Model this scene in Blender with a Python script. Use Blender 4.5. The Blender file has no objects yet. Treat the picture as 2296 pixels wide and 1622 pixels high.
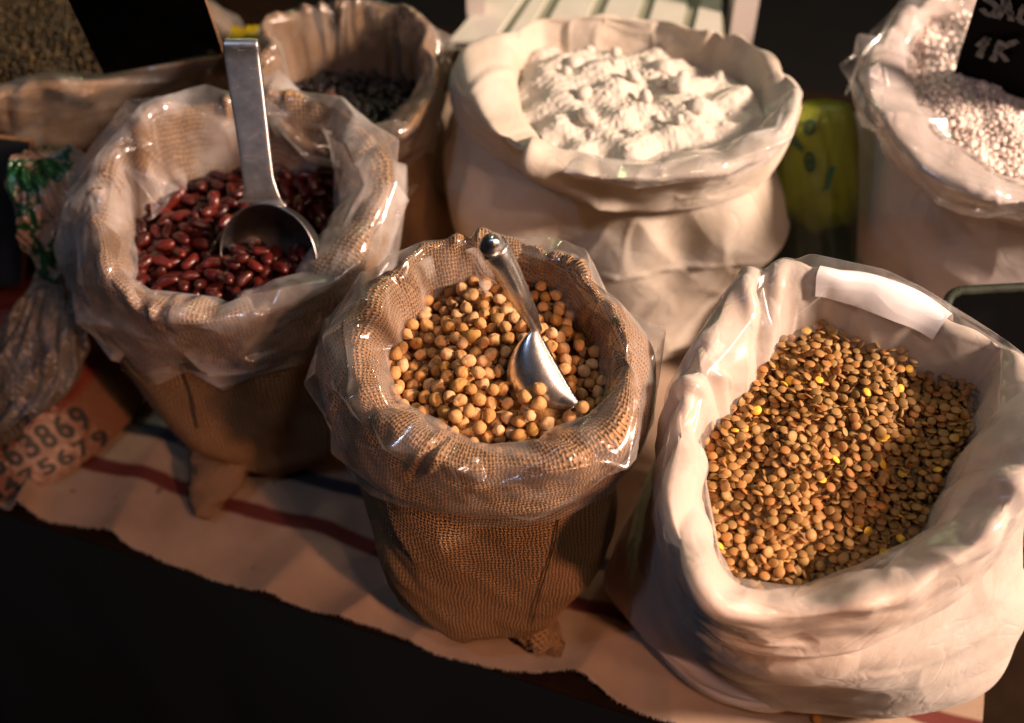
import bpy, math, random
import numpy as np
from mathutils import Vector, Matrix

C = bpy.context.scene
COL = C.collection
PI = math.pi

# ------------------------------------------------------------------ camera
PITCH = math.radians(45.0)
CAMZ = 0.90
FPX = 2355.0            # focal length in the picture's 2296-wide pixels
cam_d = bpy.data.cameras.new('camera')
cam = bpy.data.objects.new('camera', cam_d); COL.objects.link(cam)
cam.location = (0, 0, CAMZ)
cam.rotation_euler = (PI / 2 - PITCH, 0, 0)
cam_d.sensor_width = 36.0
cam_d.lens = 36.0 * FPX / 2296.0
cam_d.clip_start = 0.02
cam_d.clip_end = 60
cam_d.dof.use_dof = True
cam_d.dof.focus_distance = 0.83
cam_d.dof.aperture_fstop = 2.4
C.camera = cam

# ------------------------------------------------------------------ world, lamps
w = bpy.data.worlds.new('World'); C.world = w; w.use_nodes = True
bgn = w.node_tree.nodes['Background']
bgn.inputs[0].default_value = (0.75, 0.85, 1.0, 1)
bgn.inputs[1].default_value = 0.008

def lamp(name, loc, target, size, power, color, spot=None):
    d = bpy.data.lights.new(name, 'AREA'); d.shape = 'DISK'; d.size = size
    d.energy = power; d.color = color
    o = bpy.data.objects.new(name, d); COL.objects.link(o)
    o.location = loc
    v = Vector(target) - Vector(loc)
    o.rotation_euler = v.to_track_quat('-Z', 'Y').to_euler()
    return o
lamp('stall_bulb', (2.30, 0.08, 1.60), (-0.05, 0.80, 0.25), 0.42, 190, (1.0, 0.73, 0.57))
lamp('front_stall_bulb', (0.50, -0.35, 1.85), (-0.10, 0.65, 0.25), 0.12, 4.5, (1.0, 0.66, 0.50))
def spot(name, loc, target, power, color, cone, blend=.8, size=.04):
    d = bpy.data.lights.new(name, 'SPOT'); d.energy = power; d.color = color
    d.spot_size = math.radians(cone); d.spot_blend = blend; d.shadow_soft_size = size
    o = bpy.data.objects.new(name, d); COL.objects.link(o); o.location = loc
    o.rotation_euler = (Vector(target) - Vector(loc)).to_track_quat('-Z', 'Y').to_euler()
    return o
spot('orange_spotlight', (0.80, -0.42, 0.98), (-0.27, 0.62, 0.02), 54, (1.0, 0.46, 0.25), 34, .9)
lamp('second_stall_bulb', (0.75, 1.45, 1.70), (0.0, 0.8, 0.2), 0.07, 1.6, (1.0, 0.84, 0.62))
lamp('cool_bulb', (-0.75, 0.15, 1.60), (-0.1, 0.7, 0.2), 0.06, 2.2, (0.50, 0.66, 1.0))
lamp('string_light', (-0.25, 1.75, 1.35), (0.0, 0.8, 0.25), 0.05, 1.8, (0.85, 1.0, 0.45))

C.view_settings.view_transform = 'Standard'
C.view_settings.look = 'None'
C.view_settings.gamma = 1.0
C.view_settings.exposure = 0.0
C.render.engine = 'CYCLES'
try:
    C.cycles.use_denoising = True
    C.cycles.max_bounces = 8
    C.cycles.transparent_max_bounces = 16
    C.cycles.caustics_reflective = False
    C.cycles.caustics_refractive = False
    C.cycles.sample_clamp_indirect = 4.0
except Exception:
    pass

# ------------------------------------------------------------------ helpers
cp, sp = math.cos(PITCH), math.sin(PITCH)
FWD = np.array([0, cp, -sp]); UP = np.array([0, sp, cp]); RT = np.array([1.0, 0, 0])
CAM = np.array([0, 0, CAMZ])
def ray(px, py):
    return FWD + RT * (px - 1148.0) / FPX + UP * (811.0 - py) / FPX
def U(px, py, z):
    d = ray(px, py); return CAM + d * ((z - CAMZ) / d[2])
def UY(px, py, y):
    d = ray(px, py); return CAM + d * (y / d[1])
def proj(P):
    P = np.asarray(P, float) - CAM
    dep = P @ FWD
    return 1148 + FPX * (P @ RT) / dep, 811 - FPX * (P @ UP) / dep

def empty(name, loc):
    o = bpy.data.objects.new(name, None); COL.objects.link(o); o.location = loc
    o.empty_display_size = 0.02
    return o
def tag(o, label=None, cat=None, group=None, kind=None):
    if label: o['label'] = label
    if cat: o['category'] = cat
    if group: o['group'] = group
    if kind: o['kind'] = kind
    return o
def mesh_obj(name, V, F, mat, parent=None, smooth=True, uv=None, fcol=None):
    """V (n,3) world coords; F (m,k) int array or list of tuples; uv per loop"""
    me = bpy.data.meshes.new(name)
    V = np.asarray(V, dtype=np.float64)
    off = np.zeros(3)
    if parent is not None: off = np.array(parent.location)
    if isinstance(F, np.ndarray):
        k = F.shape[1]
        me.vertices.add(len(V)); me.vertices.foreach_set('co', (V - off).astype(np.float32).ravel())
        me.loops.add(F.size); me.loops.foreach_set('vertex_index', F.astype(np.int32).ravel())
        me.polygons.add(len(F)); me.polygons.foreach_set('loop_start', np.arange(0, F.size, k, dtype=np.int32))
        me.update(calc_edges=True)
    else:
        me.from_pydata([tuple(v) for v in (V - off)], [], [tuple(f) for f in F]); me.update()
    if uv is not None:
        l = me.uv_layers.new(name='UVMap'); l.data.foreach_set('uv', np.asarray(uv, np.float32).ravel())
    me.validate()
    if smooth: me.polygons.foreach_set('use_smooth', np.ones(len(me.polygons), bool))
    me.materials.append(mat)
    o = bpy.data.objects.new(name, me); COL.objects.link(o)
    if parent is not None: o.parent = parent
    return o

def grid_obj(name, P, mat, parent=None, closed=True, su=1.0, sv=1.0, usize=None):
    """P [nt, ns, 3]; closed around first axis; uv in metres"""
    nt, ns = P.shape[:2]
    it = np.arange(nt if closed else nt - 1); js = np.arange(ns - 1)
    I, J = np.meshgrid(it, js, indexing='ij')
    I2 = (I + 1) % nt
    F = np.stack([I * ns + J, I2 * ns + J, I2 * ns + J + 1, I * ns + J + 1], -1).reshape(-1, 4)
    if usize is None:
        usize = np.linalg.norm(np.roll(P[:, ns // 2], -1, 0) - P[:, ns // 2], axis=1).sum()
    dv = np.linalg.norm(np.diff(P, axis=1), axis=2).mean(0)
    vv = np.concatenate([[0], np.cumsum(dv)])
    u0 = I / nt * usize; u1 = (I + 1) / nt * usize
    uv = np.stack([np.stack([u0, vv[J]], -1), np.stack([u1, vv[J]], -1),
                   np.stack([u1, vv[J + 1]], -1), np.stack([u0, vv[J + 1]], -1)], 2).reshape(-1, 2)
    return mesh_obj(name, P.reshape(-1, 3), F, mat, parent, True, uv)

def normals(P, closed=True):
    if closed:
        dt = np.roll(P, -1, 0) - np.roll(P, 1, 0)
    else:
        dt = np.gradient(P, axis=0)
    ds = np.gradient(P, axis=1)
    n = np.cross(dt, ds)
    return n / (np.linalg.norm(n, axis=2, keepdims=True) + 1e-12)

def crom(ctrl, counts):
    """Catmull-Rom through ctrl [nt,k,3], counts per segment"""
    nt, k, _ = ctrl.shape
    ext = np.concatenate([2 * ctrl[:, :1] - ctrl[:, 1:2], ctrl, 2 * ctrl[:, -1:] - ctrl[:, -2:-1]], 1)
    out = []
    for i in range(k - 1):
        p0, p1, p2, p3 = ext[:, i], ext[:, i + 1], ext[:, i + 2], ext[:, i + 3]
        n = counts[i]
        for q in range(n):
            t = q / n
            out.append(0.5 * (2 * p1 + (p2 - p0) * t + (2 * p0 - 5 * p1 + 4 * p2 - p3) * t * t + (3 * p1 - p0 - 3 * p2 + p3) * t ** 3))
    out.append(ctrl[:, -1])
    return np.stack(out, 1)

def fnoise(th, s, rng, mmax, qmax, n, ridge=False):
    """periodic (in th) smooth noise made of random waves, about -1..1"""
    h = np.zeros(np.broadcast(th, s).shape)
    for _ in range(n):
        m = rng.integers(1, mmax + 1) * rng.choice([-1, 1]); q = rng.uniform(-qmax, qmax)
        h = h + np.sin(m * th + q * s + rng.uniform(0, 6.283))
    h = h / math.sqrt(n) * 1.2
    return h
def tri(x):
    return np.abs((x / (2 * PI)) % 1.0 - 0.5) * 4 - 1
def crumple(th, s, rng, ms, qmax, n):
    h = np.zeros(np.broadcast(th, s).shape)
    wp = fnoise(th, s, rng, 6, 5, 5) * 1.3
    for _ in range(n):
        m = rng.integers(ms[0], ms[1] + 1) * rng.choice([-1, 1]); q = rng.uniform(-qmax, qmax)
        h = h + tri(m * th + q * s + rng.uniform(0, 6.283) + wp * rng.uniform(0.3, 1.4)) * rng.uniform(.5, 1)
    return h / math.sqrt(n)

def facets(th, sv, rng, nth, nsv, wd=.45, ridge=1.0, tilt=.8, svlen=1.0, warp=.25):
    """crumpled sheet: flat tilted cells with sharp ridges between them; th (nt,1), sv (1,ns)"""
    t = th / (2 * PI) * nth + warp * fnoise(th, sv * 4, rng, 9, 6, 6) + sv * rng.uniform(-1.5, 1.5)
    s = sv * nsv + warp * fnoise(th, sv * 4, rng, 9, 6, 6)
    t, s = np.broadcast_arrays(t, s)
    n = int(nth * (nsv + 2)) + 1
    pt = rng.uniform(0, nth, n); ps = rng.uniform(-1, nsv + 1, n); gt = rng.normal(0, 1, n); gs = rng.normal(0, 1, n)
    F1 = np.full(t.shape, 9.0); F2 = np.full(t.shape, 9.0); T_ = np.zeros(t.shape)
    for i in range(n):
        dt = (t - pt[i] + nth / 2) % nth - nth / 2; ds = s - ps[i]
        d = np.sqrt(dt * dt + ds * ds)
        m = d < F1
        F2 = np.where(m, F1, np.minimum(F2, d)); F1 = np.where(m, d, F1)
        T_ = np.where(m, gt[i] * dt + gs[i] * ds, T_)
    e = np.clip((F2 - F1) / wd, 0, 1)
    return ridge * (1 - e) + tilt * T_ * e

# ------------------------------------------------------------------ material helpers
class MB:
    def __init__(s, name):
        s.m = bpy.data.materials.new(name); s.m.use_nodes = True
        s.t = s.m.node_tree; s.n = s.t.nodes; s.l = s.t.links
        s.b = s.n['Principled BSDF']; s.out = s.n['Material Output']
    def node(s, typ, **kw):
        x = s.n.new(typ)
        for k, v in kw.items(): setattr(x, k, v)
        return x
    def set(s, sock, v):
        if hasattr(v, 'is_output') or isinstance(v, bpy.types.NodeSocket): s.l.new(v, sock)
        else: sock.default_value = v
    def math(s, op, a, b=None, c=None, clamp=False):
        x = s.node('ShaderNodeMath', operation=op); x.use_clamp = clamp
        s.set(x.inputs[0], a)
        if b is not None: s.set(x.inputs[1], b)
        if c is not None: s.set(x.inputs[2], c)
        return x.outputs[0]
    def mix(s, f, a, b, typ='MIX'):
        x = s.node('ShaderNodeMix', data_type='RGBA', blend_type=typ)
        s.set(x.inputs[0], f); s.set(x.inputs[6], a if not isinstance(a, tuple) else (*a, 1)[:4]); s.set(x.inputs[7], b if not isinstance(b, tuple) else (*b, 1)[:4])
        return x.outputs[2]
    def noise(s, vec, scale, detail=3, rough=.5, dist=0.0):
        x = s.node('ShaderNodeTexNoise'); s.l.new(vec, x.inputs['Vector'])
        x.inputs['Scale'].default_value = scale; x.inputs['Detail'].default_value = detail
        x.inputs['Roughness'].default_value = rough; x.inputs['Distortion'].default_value = dist
        return x.outputs['Fac'], x.outputs['Color']
    def voro(s, vec, scale, feature='F1', rnd=1.0):
        x = s.node('ShaderNodeTexVoronoi', feature=feature); s.l.new(vec, x.inputs['Vector'])
        x.inputs['Scale'].default_value = scale; x.inputs['Randomness'].default_value = rnd
        return x.outputs['Distance']
    def ramp(s, fac, stops, interp='LINEAR'):
        x = s.node('ShaderNodeValToRGB'); s.l.new(fac, x.inputs[0]); cr = x.color_ramp; cr.interpolation = interp
        while len(cr.elements) < len(stops): cr.elements.new(0.5)
        for e, (p, c) in zip(cr.elements, stops):
            e.position = p; e.color = (*c, 1) if len(c) == 3 else c
        return x.outputs[0]
    def maprange(s, v, a, b, c=0.0, d=1.0):
        x = s.node('ShaderNodeMapRange'); s.l.new(v, x.inputs[0])
        for i, q in enumerate((a, b, c, d)): x.inputs[i + 1].default_value = q
        return x.outputs[0]
    def bump(s, h, strength, dist, normal=None):
        x = s.node('ShaderNodeBump'); s.l.new(h, x.inputs['Height'])
        x.inputs['Strength'].default_value = strength; x.inputs['Distance'].default_value = dist
        if normal is not None: s.l.new(normal, x.inputs['Normal'])
        return x.outputs[0]
    def obj(s): return s.node('ShaderNodeTexCoord').outputs['Object']
    def uv(s): return s.node('ShaderNodeTexCoord').outputs['UV']
    def rnd(s):
        a = s.node('ShaderNodeObjectInfo').outputs['Random']
        b = s.node('ShaderNodeNewGeometry').outputs['Random Per Island']
        return s.math('FRACT', s.math('ADD', s.math('MULTIPLY', a, 7.31), s.math('MULTIPLY', b, 3.77)))
    def P(s, **kw):
        for k, v in kw.items(): s.set(s.b.inputs[k.replace('_', ' ')], v if not (isinstance(v, tuple) and len(v) == 3) else (*v, 1))
        return s.m

def mat_burlap(name, pitch, col=(0.39, 0.215, 0.10), tone=1.0):
    m = MB(name); uv = m.uv()
    # wobble of threads
    wob = m.node('ShaderNodeVectorMath', operation='MULTIPLY_ADD')
    _, nc = m.noise(uv, 55, 2)
    m.l.new(nc, wob.inputs[0]); wob.inputs[1].default_value = (.006, .006, 0); m.l.new(uv, wob.inputs[2])
    wob2 = m.node('ShaderNodeVectorMath', operation='MULTIPLY_ADD')
    _, nc2 = m.noise(uv, 9, 2)
    m.l.new(nc2, wob2.inputs[0]); wob2.inputs[1].default_value = (.016, .022, 0); m.l.new(wob.outputs[0], wob2.inputs[2])
    sx = m.node('ShaderNodeSeparateXYZ'); m.l.new(wob2.outputs[0], sx.inputs[0])
    Uc = m.math('MULTIPLY', sx.outputs[0], 1 / pitch); Vc = m.math('MULTIPLY', sx.outputs[1], 1 / pitch)
    fu = m.math('FRACT', Uc); fv = m.math('FRACT', Vc)
    su = m.math('SINE', m.math('MULTIPLY', Uc, PI)); sv = m.math('SINE', m.math('MULTIPLY', Vc, PI))
    S = m.math('MULTIPLY', su, sv)
    def prof(f):
        d = m.math('ABSOLUTE', m.math('SUBTRACT', f, .5))
        d = m.math('MULTIPLY', d, 2.35)
        return m.math('MAXIMUM', m.math('SUBTRACT', 1.0, m.math('MULTIPLY', d, d)), 0.0)
    h1 = m.math('MULTIPLY', prof(fu), m.math('MULTIPLY_ADD', S, .45, .62))
    h2 = m.math('MULTIPLY', prof(fv), m.math('MULTIPLY_ADD', S, -.45, .62))
    h = m.math('MAXIMUM', h1, h2)
    nf, _ = m.noise(uv, 1500, 3, .7)
    big, _ = m.noise(uv, 14, 4, .6)
    hh = m.math('ADD', h, m.math('MULTIPLY', nf, .35))
    cdark = tuple(c * .10 for c in col); clite = tuple(min(1, c * 1.25 * tone) for c in col)
    cmid = tuple(c * .85 * tone for c in col)
    c1 = m.mix(m.maprange(big, .3, .7), cmid, clite)
    c1 = m.mix(m.maprange(nf, .3, .75), c1, m.mix(.5, c1, (.5, .36, .22)))
    holef = m.maprange(h, .16, .46)
    c2 = m.mix(holef, cdark, c1)
    m.P(Base_Color=c2, Roughness=.85, Normal=m.bump(hh, 1.0, .0022))
    m.b.inputs['Specular IOR Level'].default_value = .2
    return m.m

def mat_canvas(name, col, scale=1.0, stain=.25):
    m = MB(name); uv = m.uv()
    sx = m.node('ShaderNodeSeparateXYZ'); m.l.new(uv, sx.inputs[0])
    p = .0011 * scale
    a = m.math('SINE', m.math('MULTIPLY', sx.outputs[0], 2 * PI / p)); b = m.math('SINE', m.math('MULTIPLY', sx.outputs[1], 2 * PI / p))
    wv = m.math('MULTIPLY', a, b)
    o = m.obj()
    n1, _ = m.noise(o, 16, 5, .6); n2, _ = m.noise(o, 90, 4, .6)
    n3, _ = m.noise(o, 30, 2, .5, .0)
    c = m.mix(m.maprange(n1, .35, .75), col, tuple(x * y for x, y in zip(col, (.86, .80, .72))))
    spots = m.maprange(m.noise(o, 210, 2, .5)[0], .72, .80)
    c = m.mix(m.math('MULTIPLY', spots, stain), c, (.16, .10, .05))
    h = m.math('ADD', m.math('MULTIPLY', wv, .14), m.math('MULTIPLY', n2, .5))
    cr_ = m.math('MINIMUM', m.math('ABSOLUTE', m.math('SUBTRACT', m.noise(o, 17, 2, .5, .8)[0], .5)), .05)
    cr2_ = m.math('MINIMUM', m.math('ABSOLUTE', m.math('SUBTRACT', m.noise(o, 41, 2, .5, .8)[0], .5)), .05)
    nb = m.bump(m.math('ADD', n3, m.math('MULTIPLY_ADD', cr_, 2.6, m.math('MULTIPLY', cr2_, .8))), .35, .006)
    m.P(Base_Color=c, Roughness=.8, Normal=m.bump(h, .35, .0012, nb))
    m.b.inputs['Specular IOR Level'].default_value = .25
    m.b.inputs['Sheen Weight'].default_value = .15
    return m.m

def mat_film(name, haze=.20, tint=(.92, .90, .88), crink=1.0, gloss=.20, spec=1.0):
    m = MB(name); m.n.remove(m.b)
    o = m.obj()
    n1, nc = m.noise(o, 22, 3, .5)
    wv = m.node('ShaderNodeVectorMath', operation='MULTIPLY_ADD'); m.l.new(nc, wv.inputs[0]); wv.inputs[1].default_value = (.03, .03, .03); m.l.new(o, wv.inputs[2])
    v1 = m.voro(wv.outputs[0], 24, 'DISTANCE_TO_EDGE'); v2 = m.voro(wv.outputs[0], 75, 'DISTANCE_TO_EDGE')
    nn, _ = m.noise(o, 60, 2, .5, 1.0)
    h = m.math('ADD', m.math('MULTIPLY', m.math('MINIMUM', v1, .25), 1.3), m.math('MULTIPLY', m.math('MINIMUM', v2, .2), .35))
    h = m.math('ADD', h, m.math('MULTIPLY', nn, .8))
    nb = m.bump(h, .16 * crink, .003)
    tr = m.node('ShaderNodeBsdfTransparent'); tr.inputs[0].default_value = (.97, .965, .96, 1)
    df = m.node('ShaderNodeBsdfDiffuse'); df.inputs[0].default_value = (*tint, 1); m.l.new(nb, df.inputs['Normal'])
    tl = m.node('ShaderNodeBsdfTranslucent'); tl.inputs[0].default_value = (*tint, 1); m.l.new(nb, tl.inputs['Normal'])
    mx0 = m.node('ShaderNodeMixShader'); mx0.inputs[0].default_value = .35; m.l.new(df.outputs[0], mx0.inputs[1]); m.l.new(tl.outputs[0], mx0.inputs[2])
    lw = m.node('ShaderNodeLayerWeight'); lw.inputs[0].default_value = .30
    patch = m.maprange(n1, .42, .68)
    hz = m.math('ADD', m.math('MULTIPLY_ADD', patch, haze * 1.1, haze * .30), m.math('MULTIPLY', m.math('POWER', lw.outputs['Facing'], 2.0), .42), clamp=True)
    mx1 = m.node('ShaderNodeMixShader'); m.l.new(hz, mx1.inputs[0]); m.l.new(tr.outputs[0], mx1.inputs[1]); m.l.new(mx0.outputs[0], mx1.inputs[2])
    gl = m.node('ShaderNodeBsdfGlossy'); gl.inputs['Roughness'].default_value = gloss; gl.inputs[0].default_value = (1, 1, 1, 1)
    m.l.new(nb, gl.inputs['Normal'])
    fr = m.node('ShaderNodeLayerWeight'); fr.inputs[0].default_value = .5; m.l.new(nb, fr.inputs['Normal'])
    fg = m.math('MULTIPLY_ADD', m.math('POWER', fr.outputs['Facing'], 3.5), .6 * spec, .075 * spec, clamp=True)
    mx2 = m.node('ShaderNodeMixShader'); m.l.new(fg, mx2.inputs[0]); m.l.new(mx1.outputs[0], mx2.inputs[1]); m.l.new(gl.outputs[0], mx2.inputs[2])
    m.l.new(mx2.outputs[0], m.out.inputs[0])
    return m.m

def mat_grain(name, stops, rough, bump=0.0, bscale=400, bdist=.0006, spec=.5, mott=None, coat=0.0):
    m = MB(name); o = m.obj(); r = m.rnd()
    c = m.ramp(r, stops)
    if mott:
        n, _ = m.noise(o, mott[0], 4, .6)
        c = m.mix(m.math('MULTIPLY', m.maprange(n, .45, .75), mott[2]), c, mott[1])
    m.P(Base_Color=c, Roughness=rough)
    m.b.inputs['Specular IOR Level'].default_value = spec
    if coat: m.b.inputs['Coat Weight'].default_value = coat; m.b.inputs['Coat Roughness'].default_value = .12
    if bump:
        n, _ = m.noise(o, bscale, 4, .6, .3)
        m.P(Normal=m.bump(n, bump, bdist))
    return m.m

def mat_plain(name, col, rough=.6, metal=0.0, spec=.5, nscale=0, namt=.3, bump=0.0, bdist=.001, bscale=200):
    m = MB(name); o = m.obj()
    c = col
    if nscale:
        n, _ = m.noise(o, nscale, 4, .6)
        c = m.mix(m.maprange(n, .3, .7), tuple(x * (1 - namt) for x in col), tuple(min(1, x * (1 + namt)) for x in col))
    m.P(Base_Color=c, Roughness=rough, Metallic=metal)
    m.b.inputs['Specular IOR Level'].default_value = spec
    if bump:
        n, _ = m.noise(o, bscale, 4, .6); m.P(Normal=m.bump(n, bump, bdist))
    return m.m

def mat_steel(name, col, rough, scr=.5):
    m = MB(name); o = m.obj()
    mp = m.node('ShaderNodeMapping'); m.l.new(o, mp.inputs[0]); mp.inputs['Scale'].default_value = (1, 1, .12)
    n1, _ = m.noise(mp.outputs[0], 500, 4, .7); n2, _ = m.noise(o, 60, 4, .65)
    mp2 = m.node('ShaderNodeMapping'); m.l.new(o, mp2.inputs[0]); mp2.inputs['Rotation'].default_value = (.4, .7, .3); mp2.inputs['Scale'].default_value = (1, 14, 3)
    v = m.voro(mp2.outputs[0], 55, 'DISTANCE_TO_EDGE')
    scratch = m.maprange(v, .0, .012, 1, 0)
    scratch = m.math('MULTIPLY', scratch, m.maprange(n2, .52, .6))
    rg = m.math('ADD', m.math('MULTIPLY_ADD', n2, .18, rough - .09), m.math('MULTIPLY', scratch, .3))
    c = m.mix(m.maprange(n2, .55, .75), col, tuple(x * .62 for x in col))
    c = m.mix(m.math('MULTIPLY', scratch, scr), c, (.85, .75, .68))
    m.P(Base_Color=c, Roughness=rg, Metallic=1.0, Normal=m.bump(n1, .12, .0004))
    return m.m

BURLAP = mat_burlap('burlap_weave', .0034)
BURLAP_K = mat_burlap('burlap_weave_coarse', .0043, (.40, .22, .10))
BURLAP_F = mat_burlap('burlap_weave_fine', .0026, (.43, .25, .135))
CANVAS = mat_canvas('cotton_canvas', (.54, .47, .42))
CANVAS2 = mat_canvas('cotton_canvas_cream', (.62, .55, .47))
CANVAS3 = mat_canvas('cotton_canvas_grey', (.50, .44, .42))
FILM = mat_film('clear_film', .12)
FILM_C = mat_film('clear_film_front', .11, gloss=.17)
FILM_S = mat_film('soft_clear_film', .10, gloss=.30, spec=.55)
FILM_W = mat_film('white_film', .55, (.93, .90, .88), .8, .2)
FILM_M = mat_film('milky_film', .36, (.93, .90, .88), .8, .2)
FILM_B = mat_film('thin_film_back', .12, (.9, .86, .82), 1.2, .14)

# ------------------------------------------------------------------ setting: table, cloth, skirt, background
E0 = U(0, 1143, 0); E1 = U(1400, 1592, 0)
ed = (E1 - E0); ed[2] = 0; ed /= np.linalg.norm(ed)
en = np.array([-ed[1], ed[0], 0])          # into the table
def ST(s, t, z=0.0): return E0 + ed * s + en * t + np.array([0, 0, z])

def slab(name, s0, s1, t0, t1, z0, z1, mat, **kw):
    V = [ST(s, t, z) for z in (z0, z1) for s, t in ((s0, t0), (s1, t0), (s1, t1), (s0, t1))]
    F = [(0, 3, 2, 1), (4, 5, 6, 7), (0, 1, 5, 4), (1, 2, 6, 5), (2, 3, 7, 6), (3, 0, 4, 7)]
    return mesh_obj(name, V, F, mat, smooth=False)
WOOD = mat_plain('dark_table_wood', (.014, .007, .0035), .9, spec=.05, nscale=25, bump=.3)
tb = slab('table', -.9, 2.6, .0, 1.15, -.045, -.006, WOOD)
tag(tb, 'dark brown wooden table top under the striped cloth', 'table')
FLOOR = mat_plain('dark_floor', (.004, .0042, .0035), .8, nscale=6)
mesh_obj('ground', [(-6, -4, -.80), (6, -4, -.80), (6, 9, -.80), (-6, 9, -.80)], [(0, 1, 2, 3)], FLOOR, smooth=False)['kind'] = 'structure'
WALL = mat_plain('dark_backdrop', (.005, .0055, .0045), .9, nscale=2)
mesh_obj('wall', [(-6, 5, -.8), (6, 5, -.8), (6, 5, 3), (-6, 5, 3)], [(0, 1, 2, 3)], WALL, smooth=False)['kind'] = 'structure'

# skirt
rng = np.random.default_rng(5)
n = 400; ss = np.linspace(-.9, 2.6, n); zz = np.linspace(-.005, -.79, 60)
S_, Z_ = np.meshgrid(ss, zz, indexing='ij')
dep = np.clip(-Z_ / .3, 0, 1)
fold = sum(np.sin(S_ * f + p + Z_ * q) * a for f, p, q, a in ((9, 1, .8, .010), (23, 2, -1.1, .006), (41, .4, 2, .003))) * dep
P = E0 + ed * S_[..., None] + en * (-.0012 - .012 * dep + fold)[..., None]; P[..., 2] = Z_
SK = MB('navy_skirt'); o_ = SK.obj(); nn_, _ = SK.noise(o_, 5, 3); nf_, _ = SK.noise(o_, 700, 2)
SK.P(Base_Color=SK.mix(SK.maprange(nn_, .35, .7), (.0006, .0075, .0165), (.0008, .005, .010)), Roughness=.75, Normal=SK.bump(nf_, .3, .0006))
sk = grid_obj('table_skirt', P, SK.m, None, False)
tag(sk, 'dark navy fabric hanging down the front of the table', 'table skirt')

# striped cloth
ns_, nt_ = 1100, 260
SMAX = float((U(2205, 1585, 0) - E0) @ ed)
ss = np.linspace(-.45, SMAX, ns_); tt = np.linspace(0, 1, nt_) ** 1.5 * .95
S_, T_ = np.meshgrid(ss, tt, indexing='ij')
def w1(s, r, fr, n=6):
    h = 0
    for _ in range(n): h = h + np.sin(s * r.uniform(*fr) + r.uniform(0, 6.28)) * r.uniform(.4, 1)
    return h / math.sqrt(n)
rng = np.random.default_rng(11)
edge = -.001 + .005 * w1(ss, rng, (8, 30)) + .0014 * w1(ss, rng, (60, 140)) + .0004 * w1(ss, rng, (300, 700))
def dip(s, c, wd, a): return a * np.exp(-((s - c) / wd) ** 2)
s_of = lambda px, py: float((U(px, py, 0) - E0) @ ed)
edge = edge + dip(ss, s_of(200, 1205), .045, .012) + dip(ss, s_of(860, 1400), .03, .008) + dip(ss, s_of(1290, 1520), .045, .016)
edge = np.clip(edge, -.003, .03)
k0 = np.clip(1 - T_ / .95, 0, 1)
Tt = T_ + edge[:, None] * np.exp(-T_ / .05)
rng = np.random.default_rng(12)
Zc = 0.0
for (c, wd, sl, a) in ((s_of(60, 1150), .012, -.35, .016), (s_of(250, 1215), .030, -.2, .008), (s_of(620, 1300), .03, .25, .008), (s_of(780, 1370), .022, .5, .008), (s_of(930, 1420), .02, .3, .004), (s_of(1290, 1540), .03, .2, .008), (s_of(1500, 1640), .03, -.3, .006)):
    d = (S_ - c - sl * T_) / wd
    Zc = Zc + 1.6 * a * np.exp(-np.abs(d) ** 1.5) * np.exp(-T_ / .13)
Zc = Zc + .0026 * (1 + w1(S_ * 1.0 + T_ * .6, rng, (15, 45)) * .8 + w1(S_ * .3 + T_ * 1.3, rng, (15, 60)) * .5)
Zc = np.clip(Zc, .0, .05)
P = E0 + ed * S_[..., None] + en * Tt[..., None]; P[..., 2] = Zc - .003
cl = MB('striped_cloth'); uvn = cl.node('ShaderNodeUVMap'); uvn.uv_map = 'UVMap'
sx = cl.node('ShaderNodeSeparateXYZ'); cl.l.new(uvn.outputs[0], sx.inputs[0])
t_ = sx.outputs[1]; s_ = sx.outputs[0]
ob = cl.obj()
wn, _ = cl.noise(ob, 9, 3)
tw = cl.math('ADD', t_, cl.math('MULTIPLY', cl.math('SUBTRACT', wn, .5), .018))
def band(a, b): return cl.math('MULTIPLY', cl.maprange(tw, a, a + .004), cl.maprange(tw, b, b + .004, 1, 0))
n1, _ = cl.noise(ob, 12, 4, .6); n4, _ = cl.noise(ob, 130, 3, .5)
base = cl.mix(cl.maprange(n1, .35, .7), (.46, .33, .235), (.34, .235, .16))
spk = cl.maprange(cl.noise(ob, 75, 1, .5)[0], .73, .78)
base = cl.mix(cl.math('MULTIPLY', spk, .6), base, (.08, .06, .04))
base = cl.mix(cl.math('MULTIPLY', band(.078, .096), .92), base, (.12, .012, .012))
base = cl.mix(cl.math('MULTIPLY', band(.136, .154), .92), base, (.010, .018, .042))
ww = cl.math('MULTIPLY', cl.math('SINE', cl.math('MULTIPLY', s_, 2 * PI / .0016)), cl.math('SINE', cl.math('MULTIPLY', t_, 2 * PI / .0016)))
cl.P(Base_Color=base, Roughness=.85, Normal=cl.bump(cl.math('ADD', ww, cl.math('MULTIPLY', n4, 2.0)), .4, .0006))
cl.b.inputs['Specular IOR Level'].default_value = .2
# uv = (s, t) in metres
I, J = np.meshgrid(np.arange(ns_ - 1), np.arange(nt_ - 1), indexing='ij')
F = np.stack([I * nt_ + J, (I + 1) * nt_ + J, (I + 1) * nt_ + J + 1, I * nt_ + J + 1], -1).reshape(-1, 4)
uvv = np.stack([S_, T_], -1).reshape(-1, 2)[F.ravel()]
clo = mesh_obj('table_cloth', P.reshape(-1, 3), F, cl.m, None, True, uvv)
tag(clo, 'cream canvas cloth with red and blue stripes and frayed edge, spread over the table', 'tablecloth')
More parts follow.
